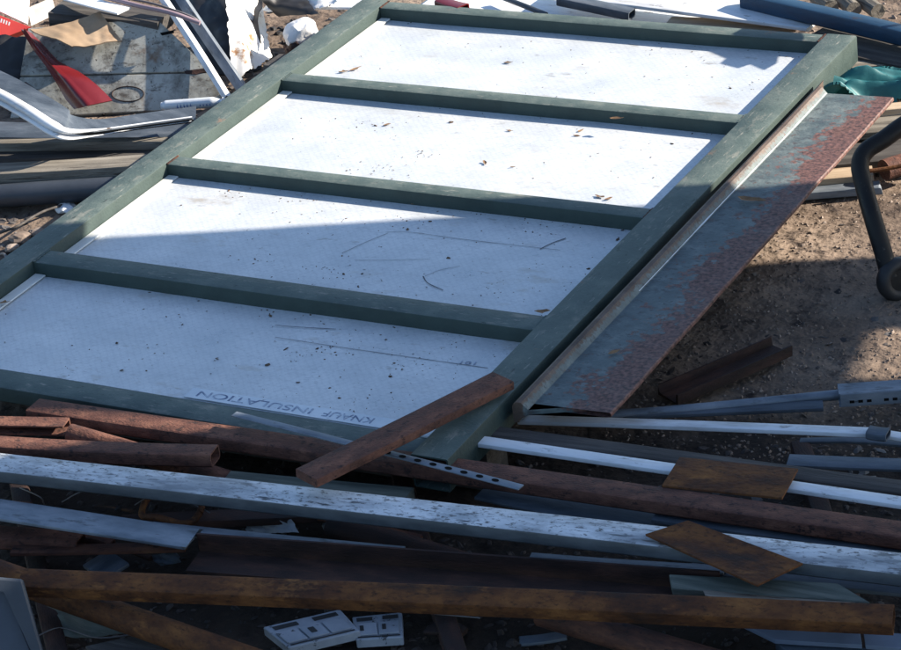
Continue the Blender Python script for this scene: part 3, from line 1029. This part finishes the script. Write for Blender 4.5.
pl_ = [W(645, 534, .215), W(688, 520, .225), W(803, 563, .21), W(757, 585, .205)]
tag(slab('tilted_rusty_plate', pl_, .006, RUST_ORANGE, bevel=.001), 'rust-brown flat plate lying askew on the bright galvanised tube', 'plate')
tag(slab('timber_offcut', [W(669, 574, .165), W(838, 583, .165), W(870, 602, .165), W(672, 588, .165)], .018, TIMBER_GREEN, bevel=.002), 'grey-green timber offcut with slanted end behind the orange-brown tube', 'timber')
bar('split_lath', 'thin split lath between the timber offcut and the orange-brown tube', 'lath', (706, 593, .17), (852, 605, .17), TIMBER, 'solid', .022, .006, rag=.01)
bar('slanting_pipe', 'rusty pipe emerging from under the orange-brown tube near the pale panel', 'pipe', (540, 600, .13), (790, 672, .11), RUST, 'pipe', .06, .06)


def seamed_board():
    z = .10
    A = W(745, 626, z)
    root = empty('plastic_board', A, 'pale blue-grey plastic board with a seam in front of the orange-brown tube', 'panel')
    bpy.context.view_layer.update()
    slab('panel_board', [W(742, 624, z), W(860, 631, z), W(862, 645, z), W(775, 640, z)], .01, PANEL_BLUE, root, .001)
    slab('panel_board', [W(863.5, 631.2, z), W(960, 637, z), W(960, 654, z), W(865.5, 645.2, z)], .01, PANEL_BLUE, root, .001)
    slab('panel_rim', [W(775, 641, z - .012), W(960, 655, z - .012), W(960, 672, z - .012), W(790, 655, z - .012)], .02, STEEL_DARK, root, .001)


seamed_board()


def housing(name, label, px, z, cells, broken=False):
    P = [W(x, y, z) for x, y in px]
    root = empty(name, P[0], label, 'housing')
    bpy.context.view_layer.update()
    body = slab('body', P, .022, HOUSING, root, .002)
    n = Vector((0, 0, 1))
    def q(s, t):
        return (P[0] * (1 - s) + P[1] * s) * (1 - t) + (P[3] * (1 - s) + P[2] * s) * t
    def lift(s0, s1, t0, t1, nm, mt, h=.004):
        return slab(nm, [q(s, t) + n * h for s, t in ((s0, t0), (s1, t0), (s1, t1), (s0, t1))], h * .9, mt, root, .0008)
    for k in range(cells):
        lift(.04 + k * .92 / cells, .04 + (k + 1) * .92 / cells - .03, .38, .86, 'compartment', HOUSING)
        if k == 1 or broken:
            lift(.12 + k * .92 / cells, .20 + k * .92 / cells, .5, .7, 'latch', BLACK, .006)
    lift(.08, .40, .10, .24, 'slot', BLACK, .002)
    lift(.60, .92, .10, .24, 'slot', BLACK, .002)
    lift(.05, .95, .90, .94, 'groove', BLACK, .002)
    return root


housing('plastic_housing', 'pale grey plastic housing with three compartments below the orange-brown tube', [(263, 627), (340, 609), (360, 631), (289, 648)], .05, 3)
housing('cracked_housing', 'smaller cracked grey plastic housing lying next to the three-compartment one', [(352, 617), (402, 612), (403, 637), (356, 640)], .035, 2, True)


def bin_corner():
    A = W(0, 600, .2)
    root = empty('dark_tub', Vector((W(10, 660, 0).x, W(10, 660, 0).y, 0)), 'corner of a dark slate tub by the thick round rusty pipe', 'tub')
    bpy.context.view_layer.update()
    d = depth(W(20, 640, .12))
    slab('side', [WD(-60, 585, d), WD(4, 585, d), WD(36, 665, d), WD(-60, 665, d)], .01, TUB, root, .002)
    slab('rim', [WD(-60, 573, d - .02), WD(22, 580, d - .02), WD(47, 668, d - .02), WD(37, 668, d - .02), WD(5, 590, d - .02), WD(-60, 588, d - .02)], .02, DARKPANEL, root, .004)


bin_corner()
tag(slab('brown_board', [W(85, 646, .06), W(140, 634, .06), W(175, 655, .06), W(110, 668, .06)], .012, TIMBER_DARK, bevel=.002), 'small brown board on the ground under the thick round pipe', 'board')
tag(sheet('crumpled_foil', [W(246, 524, .06), W(290, 519, .10), W(302, 534, .07), W(250, 533, .05)], HOUSING, 14, 8, .02, 22, .001, seed=3), 'crumpled pale plastic wrapper in the gap behind the dark angle', 'wrapper')
tag(sheet('plastic_scrap', [W(322, 522, .06), W(345, 519, .08), W(352, 532, .06), W(326, 534, .05)], GALV_DULL, 12, 8, .015, 26, .001, seed=4), 'small crumpled grey scrap beside the pale wrapper', 'scrap')
tag(sheet('torn_sheet', [W(40, 598, .05), W(120, 612, .08), W(135, 632, .05), W(60, 640, .03)], TIMBER_GREEN, 18, 12, .02, 10, .0015, seed=8), 'torn greenish sheet in the dark below the thick round pipe', 'sheet')
# coil ring
bm = bmesh.new()
c = W(172, 508, .12)
pts = [c + Vector((.075 * math.cos(a), .06 * math.sin(a), .01 * math.sin(3 * a))) for a in [i * math.pi / 8 for i in range(16)] + [0]]
tag(rope('rusty_ring', pts, .008, RUST_ORANGE, 3, 8), 'flattened rusty wire ring lying between the galvanised and zinc bars', 'ring')
wires = [[(135, 505, .10), (150, 495, .15), (158, 486, .17)], [(62, 502, .1), (80, 492, .14), (98, 487, .12), (110, 489, .1)], [(178, 497, .15), (195, 505, .12), (210, 513, .12)],
         [(20, 488, .1), (40, 497, .13), (44, 504, .1)], [(160, 630, .05), (100, 638, .05), (60, 628, .05), (30, 640, .06)], [(240, 605, .1), (330, 606, .08), (400, 611, .06), (480, 618, .05)]]
names = ['upright thin wire behind the rusty ring', 'bent thin wire arching beside the rusty ring', 'short straight wire slanting past the rusty ring', 'curved wire end under the galvanised tube',
         'thin wire curling over the small brown board', 'long thin wire above the plastic housings']
for w_, nm in zip(wires, names):
    tag(rope('loose_wire', [W(*q) for q in w_], .0016, WIRE, 6, 6), nm, 'wire')

# small scrap lying in the gaps of the heap
for nm, lb, a, b, mt, kd, w_, h_ in (
        ('thin_rod', 'thin rusty rod lying under the dark rusty angle', (215, 566, .07), (500, 574, .06), RUST, 'rod', .012, .012),
        ('thin_rod', 'thin dark rod slanting under the torn zinc bar', (40, 524, .07), (150, 556, .05), RUST_DARK, 'rod', .014, .014),
        ('narrow_strip', 'narrow zinc strip slanting under the thick round pipe', (70, 592, .06), (215, 640, .05), GALV_DULL, 'solid', .02, .004),
        ('scrap_offcut', 'small rusty offcut below the middle of the orange-brown tube', (430, 626, .03), (462, 634, .03), RUST_DARK, 'solid', .05, .01),
        ('scrap_offcut', 'small dark steel offcut near the slanting rusty pipe', (520, 640, .03), (565, 634, .03), STEEL_DARK, 'solid', .03, .008),
        ('thin_rod', 'long thin rod between the galvanised tube and dark rusty angle', (420, 548, .09), (640, 575, .08), STEEL_DARK, 'rod', .010, .010),
        ('narrow_strip', 'narrow brown strip under the speckled galvanised tube', (250, 500, .10), (420, 538, .08), RUST, 'solid', .03, .006),
        ('thin_rod', 'thin rod crossing the dark soil behind the white strip', (560, 434, .05), (700, 462, .06), RUST_DARK, 'rod', .010, .010),
        ('narrow_strip', 'thin steel strip peeping out beside the clamp', (800, 440, .05), (930, 447, .05), STEEL_DARK, 'solid', .022, .006),
        ('scrap_offcut', 'rusty square offcut beside the short box tube', (84, 536, .09), (112, 541, .09), RUST, 'tube', .03, .025)):
    bar(nm, lb, 'rod' if kd == 'rod' else 'strip' if 'strip' in nm else 'offcut', a, b, mt, kd, w_, h_, bow=.008, rag=.003)
for i, q in enumerate((((330, 575, .04), (352, 570, .07), (372, 577, .05), (350, 584, .03)), ((285, 586, .04), (310, 582, .06), (318, 590, .04), (292, 594, .03)), ((150, 556, .04), (172, 552, .07), (184, 562, .05), (160, 566, .03)))):
    tag(sheet('foil_scrap', [W(*p) for p in q], (HOUSING, GALV_DULL, STEEL_DARK)[i], 10, 8, .018, 30, .001, seed=80 + i),
        ('crumpled pale foil behind the orange-brown tube', 'crumpled grey foil beside the pale foil', 'crumpled dark foil near the torn zinc bar')[i], 'foil')

# ------------------------------------------------------------------ bent black tube at the right
def handle():
    base = W(892, 292, .0)
    root = empty('trolley_frame', base, 'bent black steel tube frame with a rubber wheel beside the boards', 'trolley')
    bpy.context.view_layer.update()
    d0 = depth(W(890, 275, .06))
    p = [(935, 108, d0 + .10), (905, 124, d0 + .08), (884, 139, d0 + .06), (866, 151, d0 + .05), (860, 166, d0 + .04), (865, 190, d0 + .03), (874, 222, d0 + .01), (884, 255, d0), (890, 278, d0)]
    P = [WD(*q) for q in p]
    e = P[0]
    dr = (P[0] - P[1]).normalized()
    far = e + Vector((.42, .05, 0))
    P = [Vector((far.x + .06, far.y, .02)), Vector((far.x + .05, far.y, e.z * .5)), Vector((far.x + .01, far.y, e.z - .06)), Vector((far.x - .06, far.y, e.z + .02)), e + dr * .12 + Vector((.05, 0, -.01))] + P
    rope('bent_tube', P, .0235, BLACK_PIPE, 8, 16, root)
    # wheel: torus tyre and hub
    c = W(897, 284, .055)
    c = WD(897, 279, d0 + .005)
    ax = Vector((.75, -.55, .12)).normalized()
    M = Vector((0, 0, 1)).rotation_difference(ax).to_matrix().to_4x4()
    bm = bmesh.new()
    R, r, n, k = .040, .018, 28, 12
    rg = []
    for i in range(n):
        a = 2 * math.pi * i / n
        rg.append([bm.verts.new(((R + r * math.cos(b)) * math.cos(a), (R + r * math.cos(b)) * math.sin(a), 1.25 * r * math.sin(b))) for b in [2 * math.pi * j / k for j in range(k)]])
    for i in range(n):
        for j in range(k):
            bm.faces.new((rg[i][j], rg[(i + 1) % n][j], rg[(i + 1) % n][(j + 1) % k], rg[i][(j + 1) % k]))
    wh = finish(bm, 'tyre', BLACK, None, smooth=True, sharp=70)
    wh.parent = root
    wh.matrix_local = Matrix.Translation(c - base) @ M
    bm = bmesh.new()
    bmesh.ops.create_cone(bm, cap_ends=True, segments=24, radius1=.03, radius2=.03, depth=.03)
    bmesh.ops.bevel(bm, geom=[e for e in bm.edges if e.calc_length() < .01], offset=.002, segments=1, affect='EDGES')
    hb = finish(bm, 'hub', BLACK_PIPE, None, smooth=True, sharp=40)
    hb.parent = root
    hb.matrix_local = Matrix.Translation(c - base) @ M


handle()

# ------------------------------------------------------------------ right background: boards, tarpaulin, beam
RB = [((820, 128, .07), (960, 116, .07), .13, TIMBER, 'grey weathered board next to the far end of the rusty plate'),
      ((800, 158, .05), (960, 142, .05), .14, TIMBER_DARK, 'darker board half under the bent black tube'),
      ((800, 177, .035), (872, 170, .035), .07, TIMBER_PALE, 'pale board ending under the bent black tube'),
      ((800, 190, .02), (880, 184, .02), .05, GALV_DULL, 'flat grey sheet strip lying in front of the pale board'),
      ((840, 112, .085), (960, 100, .085), .05, TIMBER_PALE, 'narrow pale slat behind the grey weathered board')]
for a, b, w_, mt, lb in RB:
    bar('board', lb, 'board', a, b, mt, 'solid', w_, .022, rag=.006)
tag(rope('red_can', [W(884, 170, .05), W(893, 167, .05), W(915, 160, .05)], .03, RUST_RED, 4, 14), 'small reddish rusted can on the boards behind the bent tube', 'can')
bar('rusty_rod_bit', 'short rusty rod sticking out of the reddish can', 'rod', (868, 169, .075), (905, 163, .08), RUST_ORANGE, 'rod', .012, .012)


def tarp():
    d = depth(W(860, 88, .12))
    c = [WD(818, 66, d + .12), WD(960, 60, d + .12), WD(960, 96, d - .05), WD(815, 90, d - .05)]
    o = sheet('teal_tarpaulin', c, TEAL, 80, 40, .02, 5, .002, seed=21, rag=.01, curl=lambda s, t: .022 * math.sin(t * 13 + 2.5 * math.sin(s * 4.1) + s * 3) + .012 * math.sin(t * 29 - s * 9) - .02 * abs(math.sin(s * 7 + t * 2)))
    tag(o, 'crumpled teal tarpaulin bundled behind the rusty plate', 'tarpaulin')


tarp()
bar('blue_beam', 'dark blue painted steel beam propped across the far scrap', 'beam', (745, -8, .17), (960, 42, .17), BLUE, 'tube', .055, .05)
bar('white_panel_strip', 'long bright white panel strip lying behind the top rail', 'panel', (560, -14, .14), (818, 19, .12), WHITE, 'solid', .16, .012, bow=.004, rag=.008)
bar('white_sheet_strip', 'second white strip behind the long bright panel strip', 'panel', (430, -2, .09), (700, 26, .07), WHITE, 'solid', .20, .01, bow=.004, rag=.01)
bar('dark_steel_strip', 'dark steel bar lying on the white strips behind the top rail', 'bar', (560, -5, .16), (632, 10, .13), STEEL_DARK, 'tube', .05, .03)
bar('thin_dark_rod', 'thin dark rod end lying on the white strip behind the top rail', 'rod', (500, -6, .12), (546, 12, .11), STEEL_DARK, 'rod', .018, .018)
bar('split_wood', 'tan splintered wood between the top rail and the white panel strip', 'wood', (672, 22, .10), (790, 26, .09), TIMBER_PALE, 'solid', .10, .03, rag=.03)
bar('red_scrap', 'small red plastic scrap beyond the top rail', 'scrap', (440, -2, .20), (463, 5, .20), RED, 'tube', .05, .03, segs=5)
bar('dark_timber', 'dark old timber under the blue beam by the gate corner', 'timber', (815, 32, .11), (960, 62, .10), TIMBER_DARK, 'solid', .22, .05)
bar('brown_plank', 'brown plank in shade between dark timber and teal tarpaulin', 'plank', (850, 62, .10), (960, 50, .10), TIMBER, 'solid', .10, .03)
for x, y, lb in ((815, -6, 'cut branch stub closest to the white panel strip beyond the blue beam'), (838, -4, 'middle one of three cut branch stubs beyond the blue beam'),
                 (862, -2, 'cut branch stub farthest from the white panel strip beyond the blue beam')):
    bar('branch_stub', lb, 'branch', (x, y - 6, .13), (x + 16, y + 6, .13), TIMBER, 'rod', .05, .05, group='branch stubs beyond the blue beam', rag=.004)
# jagged plate added out of frame, cut to shade the gate's far right corner
def shade_plate_on_stake():
    px = [(728, 22), (744, 27), (733, 33), (752, 41), (746, 46), (764, 51), (776, 47), (790, 53), (803, 46), (806, 36), (800, 22), (770, 16)]
    c = W(768, 36, GZ) + SUN * .62
    pts = []
    for q in px:
        p = W(*q, GZ)
        pts.append(p + SUN * (c - p).dot(SUN))
    root = empty('added_shade_plate', (c.x + .02, c.y + .02, 0), 'unseen jagged plate on a stake, added to shade the gate corner', 'plate')
    bpy.context.view_layer.update()
    slab('plate', pts, .004, RUST_DARK, root, nrm=SUN)
    o = bar('shade_plate_stake', None, None, Vector((c.x + .02, c.y + .02, -.02)), Vector((c.x + .022, c.y + .02, c.z + .02)), RUST_DARK, 'rod', .02, .02, world=True)
    for k in ('kind', 'label', 'category', 'group'):
        if k in o:
            del o[k]
    o.parent = root
    o.matrix_parent_inverse = Matrix.Translation(-Vector(root.location))


shade_plate_on_stake()

# ------------------------------------------------------------------ left background
def cabinet():
    bl, br = W(10, 118, .0), W(238, 106, .0)
    dl, dr = depth(bl), depth(br)
    root = empty('cabinet_door', (bl + br) / 2, 'grimy cream metal cabinet door standing behind the gate with a seam and holes', 'cabinet door')
    bpy.context.view_layer.update()
    tl, tr = WD(30, 26, dl + .10), WD(157, 17, dr + .10)
    def q(x, y):
        s = (x - 10) / 228
        # point on the plane through bl, br, tl
        n = (br - bl).cross(tl - bl)
        d = ray(x, y)
        return CAM + d * ((bl - CAM).dot(n) / d.dot(n))
    slab('upper_panel', [q(28, 28), q(156, 18), q(205, 65), q(212, 71), q(20, 75.5)], .025, ENAMEL, root, .002)
    slab('lower_panel', [q(20, 77), q(213, 72.5), q(242, 106), q(10, 118)], .025, ENAMEL, root, .002)
    nn = (br - bl).cross(tl - bl).normalized()
    if nn.dot(CAM - bl) < 0:
        nn = -nn
    off = lambda p, e=.003: p + nn * e
    for pts in ([(153, 23), (159, 22.5), (158, 25.5), (153, 25.5)], [(160, 33), (174, 30), (174, 33), (162, 35.5)]):
        slab('hole', [off(q(*p), .0015) for p in pts], .002, VOID, root)
    slab('rust_gouge', [off(q(*p), .0015) for p in ((184, 71), (207, 68), (210, 71), (196, 74.5), (186, 74))], .002, RUST_DARK, root)
    ring = [off(q(128 + 16 * math.cos(a), 94 + 7.5 * math.sin(a)), .001) for a in [i * math.pi / 10 for i in range(20)] + [0]]
    rope('pressed_ring', ring, .0016, RUST_DARK, 2, 6, root)
    slab('edge_rust', [off(q(*p), .0015) for p in ((20, 84), (26, 82), (62, 110), (56, 113))], .002, RUST_DARK, root)


cabinet()


def bottle():
    a, b = W(162, 106, .06), W(228, 101, .075)
    x = (b - a).normalized()
    L = (b - a).length
    root = empty('water_bottle', a, 'small clear plastic bottle with blue lettering lying by the cabinet door', 'bottle')
    bpy.context.view_layer.update()
    rad = lambda t: .014 if t > .99 else (.0125 if t < .03 else (.017 if t < .80 else .017 - .009 * min(1, (t - .80) / .15)))
    rope('body', [a, a + x * L * .33, a + x * L * .66, a + x * L * .93], .016, PLASTIC_CLEAR, 12, 16, root, rad=rad)
    rope('label_band', [a + x * L * .26, a + x * L * .4, a + x * L * .52], .0165, PRINT_WHITE, 3, 16, root)
    for k in range(5):
        c = a + x * L * (.28 + k * .05)
        rope('letter', [c + Vector((0, -.0165, .002)) + UPV * .006, c + Vector((0, -.0172, 0)), c + x * .002 + Vector((0, -.0165, -.002)) - UPV * .006], .0018, BLUE_PRINT, 2, 6, root)
    for k in range(4):
        c = a + x * L * (.62 + k * .05)
        rope('letter', [c + Vector((0, -.0155, .002)) + UPV * .005, c + Vector((0, -.016, 0)) - UPV * .004], .0018, BLUE_PRINT, 2, 6, root)
    rope('cap', [a + x * L * .92, a + x * L * .96, a + x * L], .010, WHITE, 2, 14, root)


bottle()


def red_piece():
    d0 = depth(W(90, 108, .03))
    sec = [((22, 29), (31, 34), .16), ((33, 47), (43, 46), .13), ((47, 66), (58, 62), .09), ((58, 84), (78, 72), .05), ((67, 100), (97, 86), .02), ((75, 109), (112, 101), 0.0)]
    bm = bmesh.new()
    rows = []
    for (l, r, e) in sec:
        row = []
        for k in range(9):
            t = k / 8
            x = l[0] * (1 - t) + r[0] * t
            y = l[1] * (1 - t) + r[1] * t
            bulge = .030 * math.sin(math.pi * t) + .012 * math.exp(-((t - .35) * 8) ** 2)
            row.append(bm.verts.new(WD(x, y, d0 + e - bulge)))
        rows.append(row)
    for i in range(len(rows) - 1):
        for k in range(8):
            bm.faces.new((rows[i][k], rows[i][k + 1], rows[i + 1][k + 1], rows[i + 1][k]))
    bmesh.ops.recalc_face_normals(bm, faces=bm.faces)
    bmesh.ops.subdivide_edges(bm, edges=bm.edges[:], cuts=1, use_grid_fill=True, smooth=.6)
    bmesh.ops.solidify(bm, geom=bm.faces[:], thickness=.004)
    o = finish(bm, 'red_plastic_spout', RED, smooth=True, sharp=50, origin=WD(90, 105, d0))
    tag(o, 'glossy red tapered plastic piece leaning against the cabinet door', 'plastic piece')


red_piece()


def boxes():
    d = depth(W(40, 80, 0)) + .25
    # red printed carton
    P = [WD(-40, 0, d + .05), WD(31, 27, d), WD(0, 39, d - .02), WD(-40, 50, d - .02)]
    root = empty('red_carton', P[3], 'red printed carton with white lettering beside the cardboard', 'carton')
    bpy.context.view_layer.update()
    slab('carton_side', P, .03, RED_CARD, root, .001)
    n = (P[1] - P[0]).cross(P[3] - P[0]).normalized()
    if n.dot(CAM - P[0]) < 0:
        n = -n
    for k in range(4):
        q = [(1 + k * 2.6, 18.5 + k * 1.1), (2.4 + k * 2.6, 19 + k * 1.1), (1.6 + k * 2.6, 23 + k * 1.1), (.4 + k * 2.6, 22.6 + k * 1.1)]
        pts = []
        for p in q:
            dd = ray(*p)
            pts.append(CAM + dd * ((P[1] - CAM).dot(n) / dd.dot(n)) + n * .002)
        slab('letter', pts, .002, PRINT_WHITE, root)
    # pale carton: two sides and flap
    R0 = WD(30, 26, d + .04)
    root = empty('pale_carton', R0, 'open cream coloured carton above the brown cardboard sheet', 'carton')
    bpy.context.view_layer.update()
    slab('white_side', [WD(-30, -10, d + .25), WD(30, -6, d + .25), WD(28, 24, d + .05), WD(-2, 10, d + .05)], .004, WHITE, root, .001)
    slab('tan_side', [WD(27, 8, d + .20), WD(52, -3, d + .24), WD(56, 13, d + .14), WD(31, 25, d + .04)], .004, CARD_PALE, root, .001)
    # brown cardboard over the door
    d2 = depth(W(100, 108, 0))
    o = sheet('cardboard_sheet', [WD(30, 31, d2 + .0), WD(100, 13, d2 + .07), WD(122, 41, d2 + .0), WD(72, 49, d2 - .05)], CARD, 26, 16, .016, 9, .004, seed=41)
    tag(o, 'creased brown cardboard sheet draped over the cabinet door', 'cardboard')


boxes()


def bent_trim():
    # white curved trim: two parallel ribs over a grey skirt
    ctr = [(-30, 82, .26), (0, 96, .25), (28, 112, .23), (52, 127, .20), (68, 133, .18), (95, 132, .15), (140, 126, .13), (192, 119, .12)]
    p0 = W(*ctr[3])
    root = empty('bent_trim', p0, 'bent white metal trim sweeping down and along behind the gate', 'trim')
    bpy.context.view_layer.update()
    wid = lambda t: .020 if t < .45 else .020 - .016 * min(1, (t - .45) / .3)
    rope('upper_rib', [W(x, y - 2, z + .02) for x, y, z in ctr], .012, WHITE, 8, 10, root, flat=.7, rad=lambda t: wid(t) * .9)
    rope('lower_rib', [W(x, y + 6 - 4 * min(1, max(0, (x - 60) / 60)), z) for x, y, z in ctr], .012, WHITE, 8, 10, root, flat=.6, rad=lambda t: wid(t) * .6)
    bm = bmesh.new()
    P = catmull([W(x, y - 1, z + .012) for x, y, z in ctr], 6)
    Q = catmull([W(x + (16 if x < 60 else 4), y - (18 if x < 80 else 13), z - .02) for x, y, z in ctr], 6)
    pr = None
    for a, b in zip(P, Q):
        r = [bm.verts.new(a), bm.verts.new(a * .5 + b * .5 - Vector((0, 0, .03))), bm.verts.new(b)]
        if pr:
            for k in range(2):
                bm.faces.new((pr[k], r[k], r[k + 1], pr[k + 1]))
        pr = r
    bmesh.ops.recalc_face_normals(bm, faces=bm.faces)
    bmesh.ops.solidify(bm, geom=bm.faces[:], thickness=.003)
    o = finish(bm, 'skirt', STEEL_DARK, root, smooth=True, sharp=40, origin=p0)
    o.location = (0, 0, 0)


bent_trim()
bar('grey_plank', 'thin grey plank running under the bent white trim', 'plank', (-40, 142, .09), (165, 139, .09), TIMBER, 'solid', .035, .03, rag=.008)
bar('weathered_beam', 'thick weathered timber beam between dark batten and dark pipe', 'beam', (-40, 170, .11), (150, 159, .11), TIMBER, 'solid', .085, .06, rag=.01)
bar('dark_batten', 'dark batten between the grey plank and the thick timber beam', 'batten', (-40, 156, .06), (150, 152, .06), TIMBER_DARK, 'solid', .06, .03)
bar('blue_black_pipe', 'dark blue-black round pipe in front of the thick timber beam', 'pipe', (-40, 188, .085), (118, 177, .085), DARKPANEL, 'pipe', .07, .07)
bar('dark_plate', 'dark plate on the ground behind the grey plank', 'plate', (-40, 128, .03), (190, 131, .03), STEEL_DARK, 'solid', .12, .01)
for i, (x, y, s, lb) in enumerate(((20, 238, .03, 'tan stone lying among litter beside the gate rail'), (38, 232, .022, 'small pale stone next to the tan stone'), (12, 247, .02, 'smallest stone chip of the three tan stones'), (66, 208, .03, 'pale plastic chip below the dark pipe'))):
    bm = bmesh.new()
    bmesh.ops.create_icosphere(bm, subdivisions=2, radius=s)
    for v in bm.verts:
        v.co *= 1 + .5 * noise.noise(v.co * 40 + Vector((i * 9, 0, 0)))
        v.co.z *= .45
    o = finish(bm, 'stone', STONE if i < 3 else WHITE)
    o.location = W(x, y, s * .3)
    tag(o, lb, 'stone')
bm = bmesh.new()
tag(rope('bent_twig', [W(0, 233, .03), W(18, 226, .05), W(40, 213, .03), W(62, 205, .02)], .004, TIMBER_DARK, 6, 7), 'dark twig lying below the dark pipe', 'twig')
tag(rope('wire_loop', [W(-10, 262, .02), W(2, 254, .05), W(6, 258, .06), W(2, 268, .02)], .004, WIRE, 6, 7), 'small wire loop on the ground beside the stones', 'wire')


def upright(name, label, cat, p0, p1, d0, d1, w, h, mat, kind='solid', **k):
    """bar between two pixels at given camera depths"""
    return bar(name, label, cat, WD(*p0, d0), WD(*p1, d1), mat, kind, w, h, world=True, **k)


dd = depth(W(225, 95, .05))
upright('aluminium_strip', 'narrow pale aluminium strip leaning beside the cabinet door', 'strip', (229, 96), (163, -6), dd, dd + .22, .026, .02, WHITE, 'tube', wall=.002, roll=.5)
upright('zinc_angle', 'wide dull zinc angle leaning behind the narrow aluminium strip', 'angle bar', (250, 92), (182, -8), dd + .06, dd + .30, .045, .03, GALV_DULL, 'angle', roll=.9)
tag(rope('pink_conduit', [WD(105, -3, dd + .25), WD(140, 6, dd + .18), WD(172, 13, dd + .12), WD(200, 23, dd + .10)], .008, PINK, 6, 8), 'pinkish bent conduit crossing the leaning aluminium strip', 'conduit')
tag(rope('grey_cable', [WD(120, -3, dd + .27), WD(155, 4, dd + .2), WD(190, 16, dd + .12), WD(199, 22, dd + .11)], .004, WIRE, 6, 8), 'thin grey cable running along the pinkish conduit', 'cable')
dw = depth(W(255, 82, 0))
sh = sheet('folded_white_sheet', [WD(232, 84, dw - .02), WD(224, -8, dw + .12), WD(266, -8, dw + .30), WD(277, 52, dw + .12)], WHITE_RUST, 26, 30, .006, 7, .002, seed=51, rag=.008,
           curl=lambda s, t: .03 * math.exp(-((t - .28) * 6) ** 2) - .04 * t * t)
tag(sh, 'folded white enamelled sheet with rust eaten edge standing behind the gate', 'sheet')
sh = sheet('rusted_flange', [WD(236, 86, dw - .03), WD(228, 40, dw + .02), WD(222, -6, dw + .10), WD(231, 84, dw + .0)], WHITE_RUST, 6, 14, .008, 12, .002, seed=52)
bpy.data.objects.remove(sh)
# foam chunk
bm = bmesh.new()
bmesh.ops.create_icosphere(bm, subdivisions=3, radius=1)
for v in bm.verts:
    q = v.co.copy()
    m_ = max(abs(q.x), abs(q.y), abs(q.z))
    v.co = q * (.55 + .45 / m_ * .75)
    v.co *= 1 + .18 * noise.noise(q * 2.2)
    v.co.x *= .062; v.co.y *= .05; v.co.z *= .05
o = finish(bm, 'foam_block', FOAM, smooth=True, sharp=30)
o.location = W(301, 34, .10)
o.rotation_euler = (.2, -.3, .7)
tag(o, 'broken white foam block wedged behind the gate rail', 'foam')
bar('white_flat_sheet', 'white sheet lying on the ground behind the foam block', 'sheet', (270, 3, .14), (372, 1, .14), WHITE, 'solid', .12, .01, rag=.015)
tag(sheet('dark_rag', [W(255, -4, .2), W(300, -6, .16), W(318, 14, .15), W(280, 16, .12)], BLACK, 16, 12, .03, 9, .002, seed=61), 'black crumpled rag between the white sheets', 'rag')
tag(sheet('torn_white_wrap', [W(295, -6, .17), W(345, -4, .17), W(330, 8, .15), W(300, 12, .13)], FOAM, 16, 12, .02, 12, .002, seed=62, rag=.008), 'torn white wrapping on top of the white sheet', 'wrapping')
tag(sheet('rubble_lump', [W(282, 46, .06), W(300, 42, .09), W(306, 55, .06), W(286, 58, .03)], RUST_DARK, 12, 10, .03, 16, .004, seed=63), 'lump of dark rusty scrap below the foam block', 'scrap')
bar('far_timber', 'old dark timber behind the brown cardboard sheet', 'timber', (56, 6, .25), (165, 16, .22), TIMBER_DARK, 'solid', .12, .05)
bar('far_white_strip', 'white curved strip lying on the old dark timber', 'strip', (70, -4, .28), (124, 10, .27), WHITE, 'solid', .06, .006, bow=.01)
tag(sheet('dark_liner', [W(170, 2, .1), W(262, -4, .15), W(262, 70, .0), W(205, 78, .0)], BLACK, 24, 18, .04, 6, .003, seed=71), 'black plastic liner bunched behind the leaning aluminium strip', 'liner')
tag(sheet('dark_liner', [W(-40, 34, .16), W(40, 38, .16), W(36, 82, .06), W(-40, 92, .08)], BLACK, 24, 18, .03, 6, .003, seed=72), 'black plastic sheet below the red printed carton', 'liner')

# ------------------------------------------------------------------ added cloth overhead (outside the view) whose shadow covers the near half
RH = 1.9


def up(px, py, z=GZ):
    p = W(px, py, z)
    return p + Vector((1.6, 1.1, 1.0)) * (RH - z)


e0, e1 = up(90, 239, SZ), up(460, 217, SZ)
ed = (e1 - e0).normalized()
E0, E1 = e0 - ed * 1.2, e0 + ed * 3.4
outline = [E0, E1, up(1010, 322, 0) + Vector((.3, .2, 0)), up(990, 327, 0), up(875, 327, 0), up(853, 375, 0), up(990, 352, 0) + Vector((.2, -.1, 0)), up(1000, 900, 0),
           up(300, 950, 0), up(-150, 760, 0), up(-150, 520, .16), up(0, 463, .17), up(62, 456, .17), up(95, 444, .17), up(160, 439, .17), up(262, 423, .18),
           up(83, 411, .18), up(-60, 406, .18)]
shade = empty('added_shade_blocker', (outline[1].x, outline[1].y, 0), 'added, unseen cloth stretched over poles above the heap', 'shadow_blocker')
bpy.context.view_layer.update()
slab('blocker', outline, .006, CASTER_GREY, shade, nrm=Vector((0, 0, 1)))
for p in (outline[1], outline[2], outline[7], outline[8]):
    q = Vector((p.x, p.y, 0))
    bar('pole', None, None, Vector((q.x, q.y, -.02)) + Vector((.02, 0, 0)), Vector((q.x + .03, q.y, RH + .03)), RUST_DARK, 'rod', .05, .05, world=True, parent=None)  # poles of the added shadow blocker, out of view
for o in [o for o in bpy.data.objects if o.name.startswith('pole')]:
    M = o.matrix_world.copy()
    for k in ('label', 'category', 'group'):
        if k in o:
            del o[k]
    o.parent = shade
    o.matrix_parent_inverse = Matrix.Translation(-Vector(shade.location))
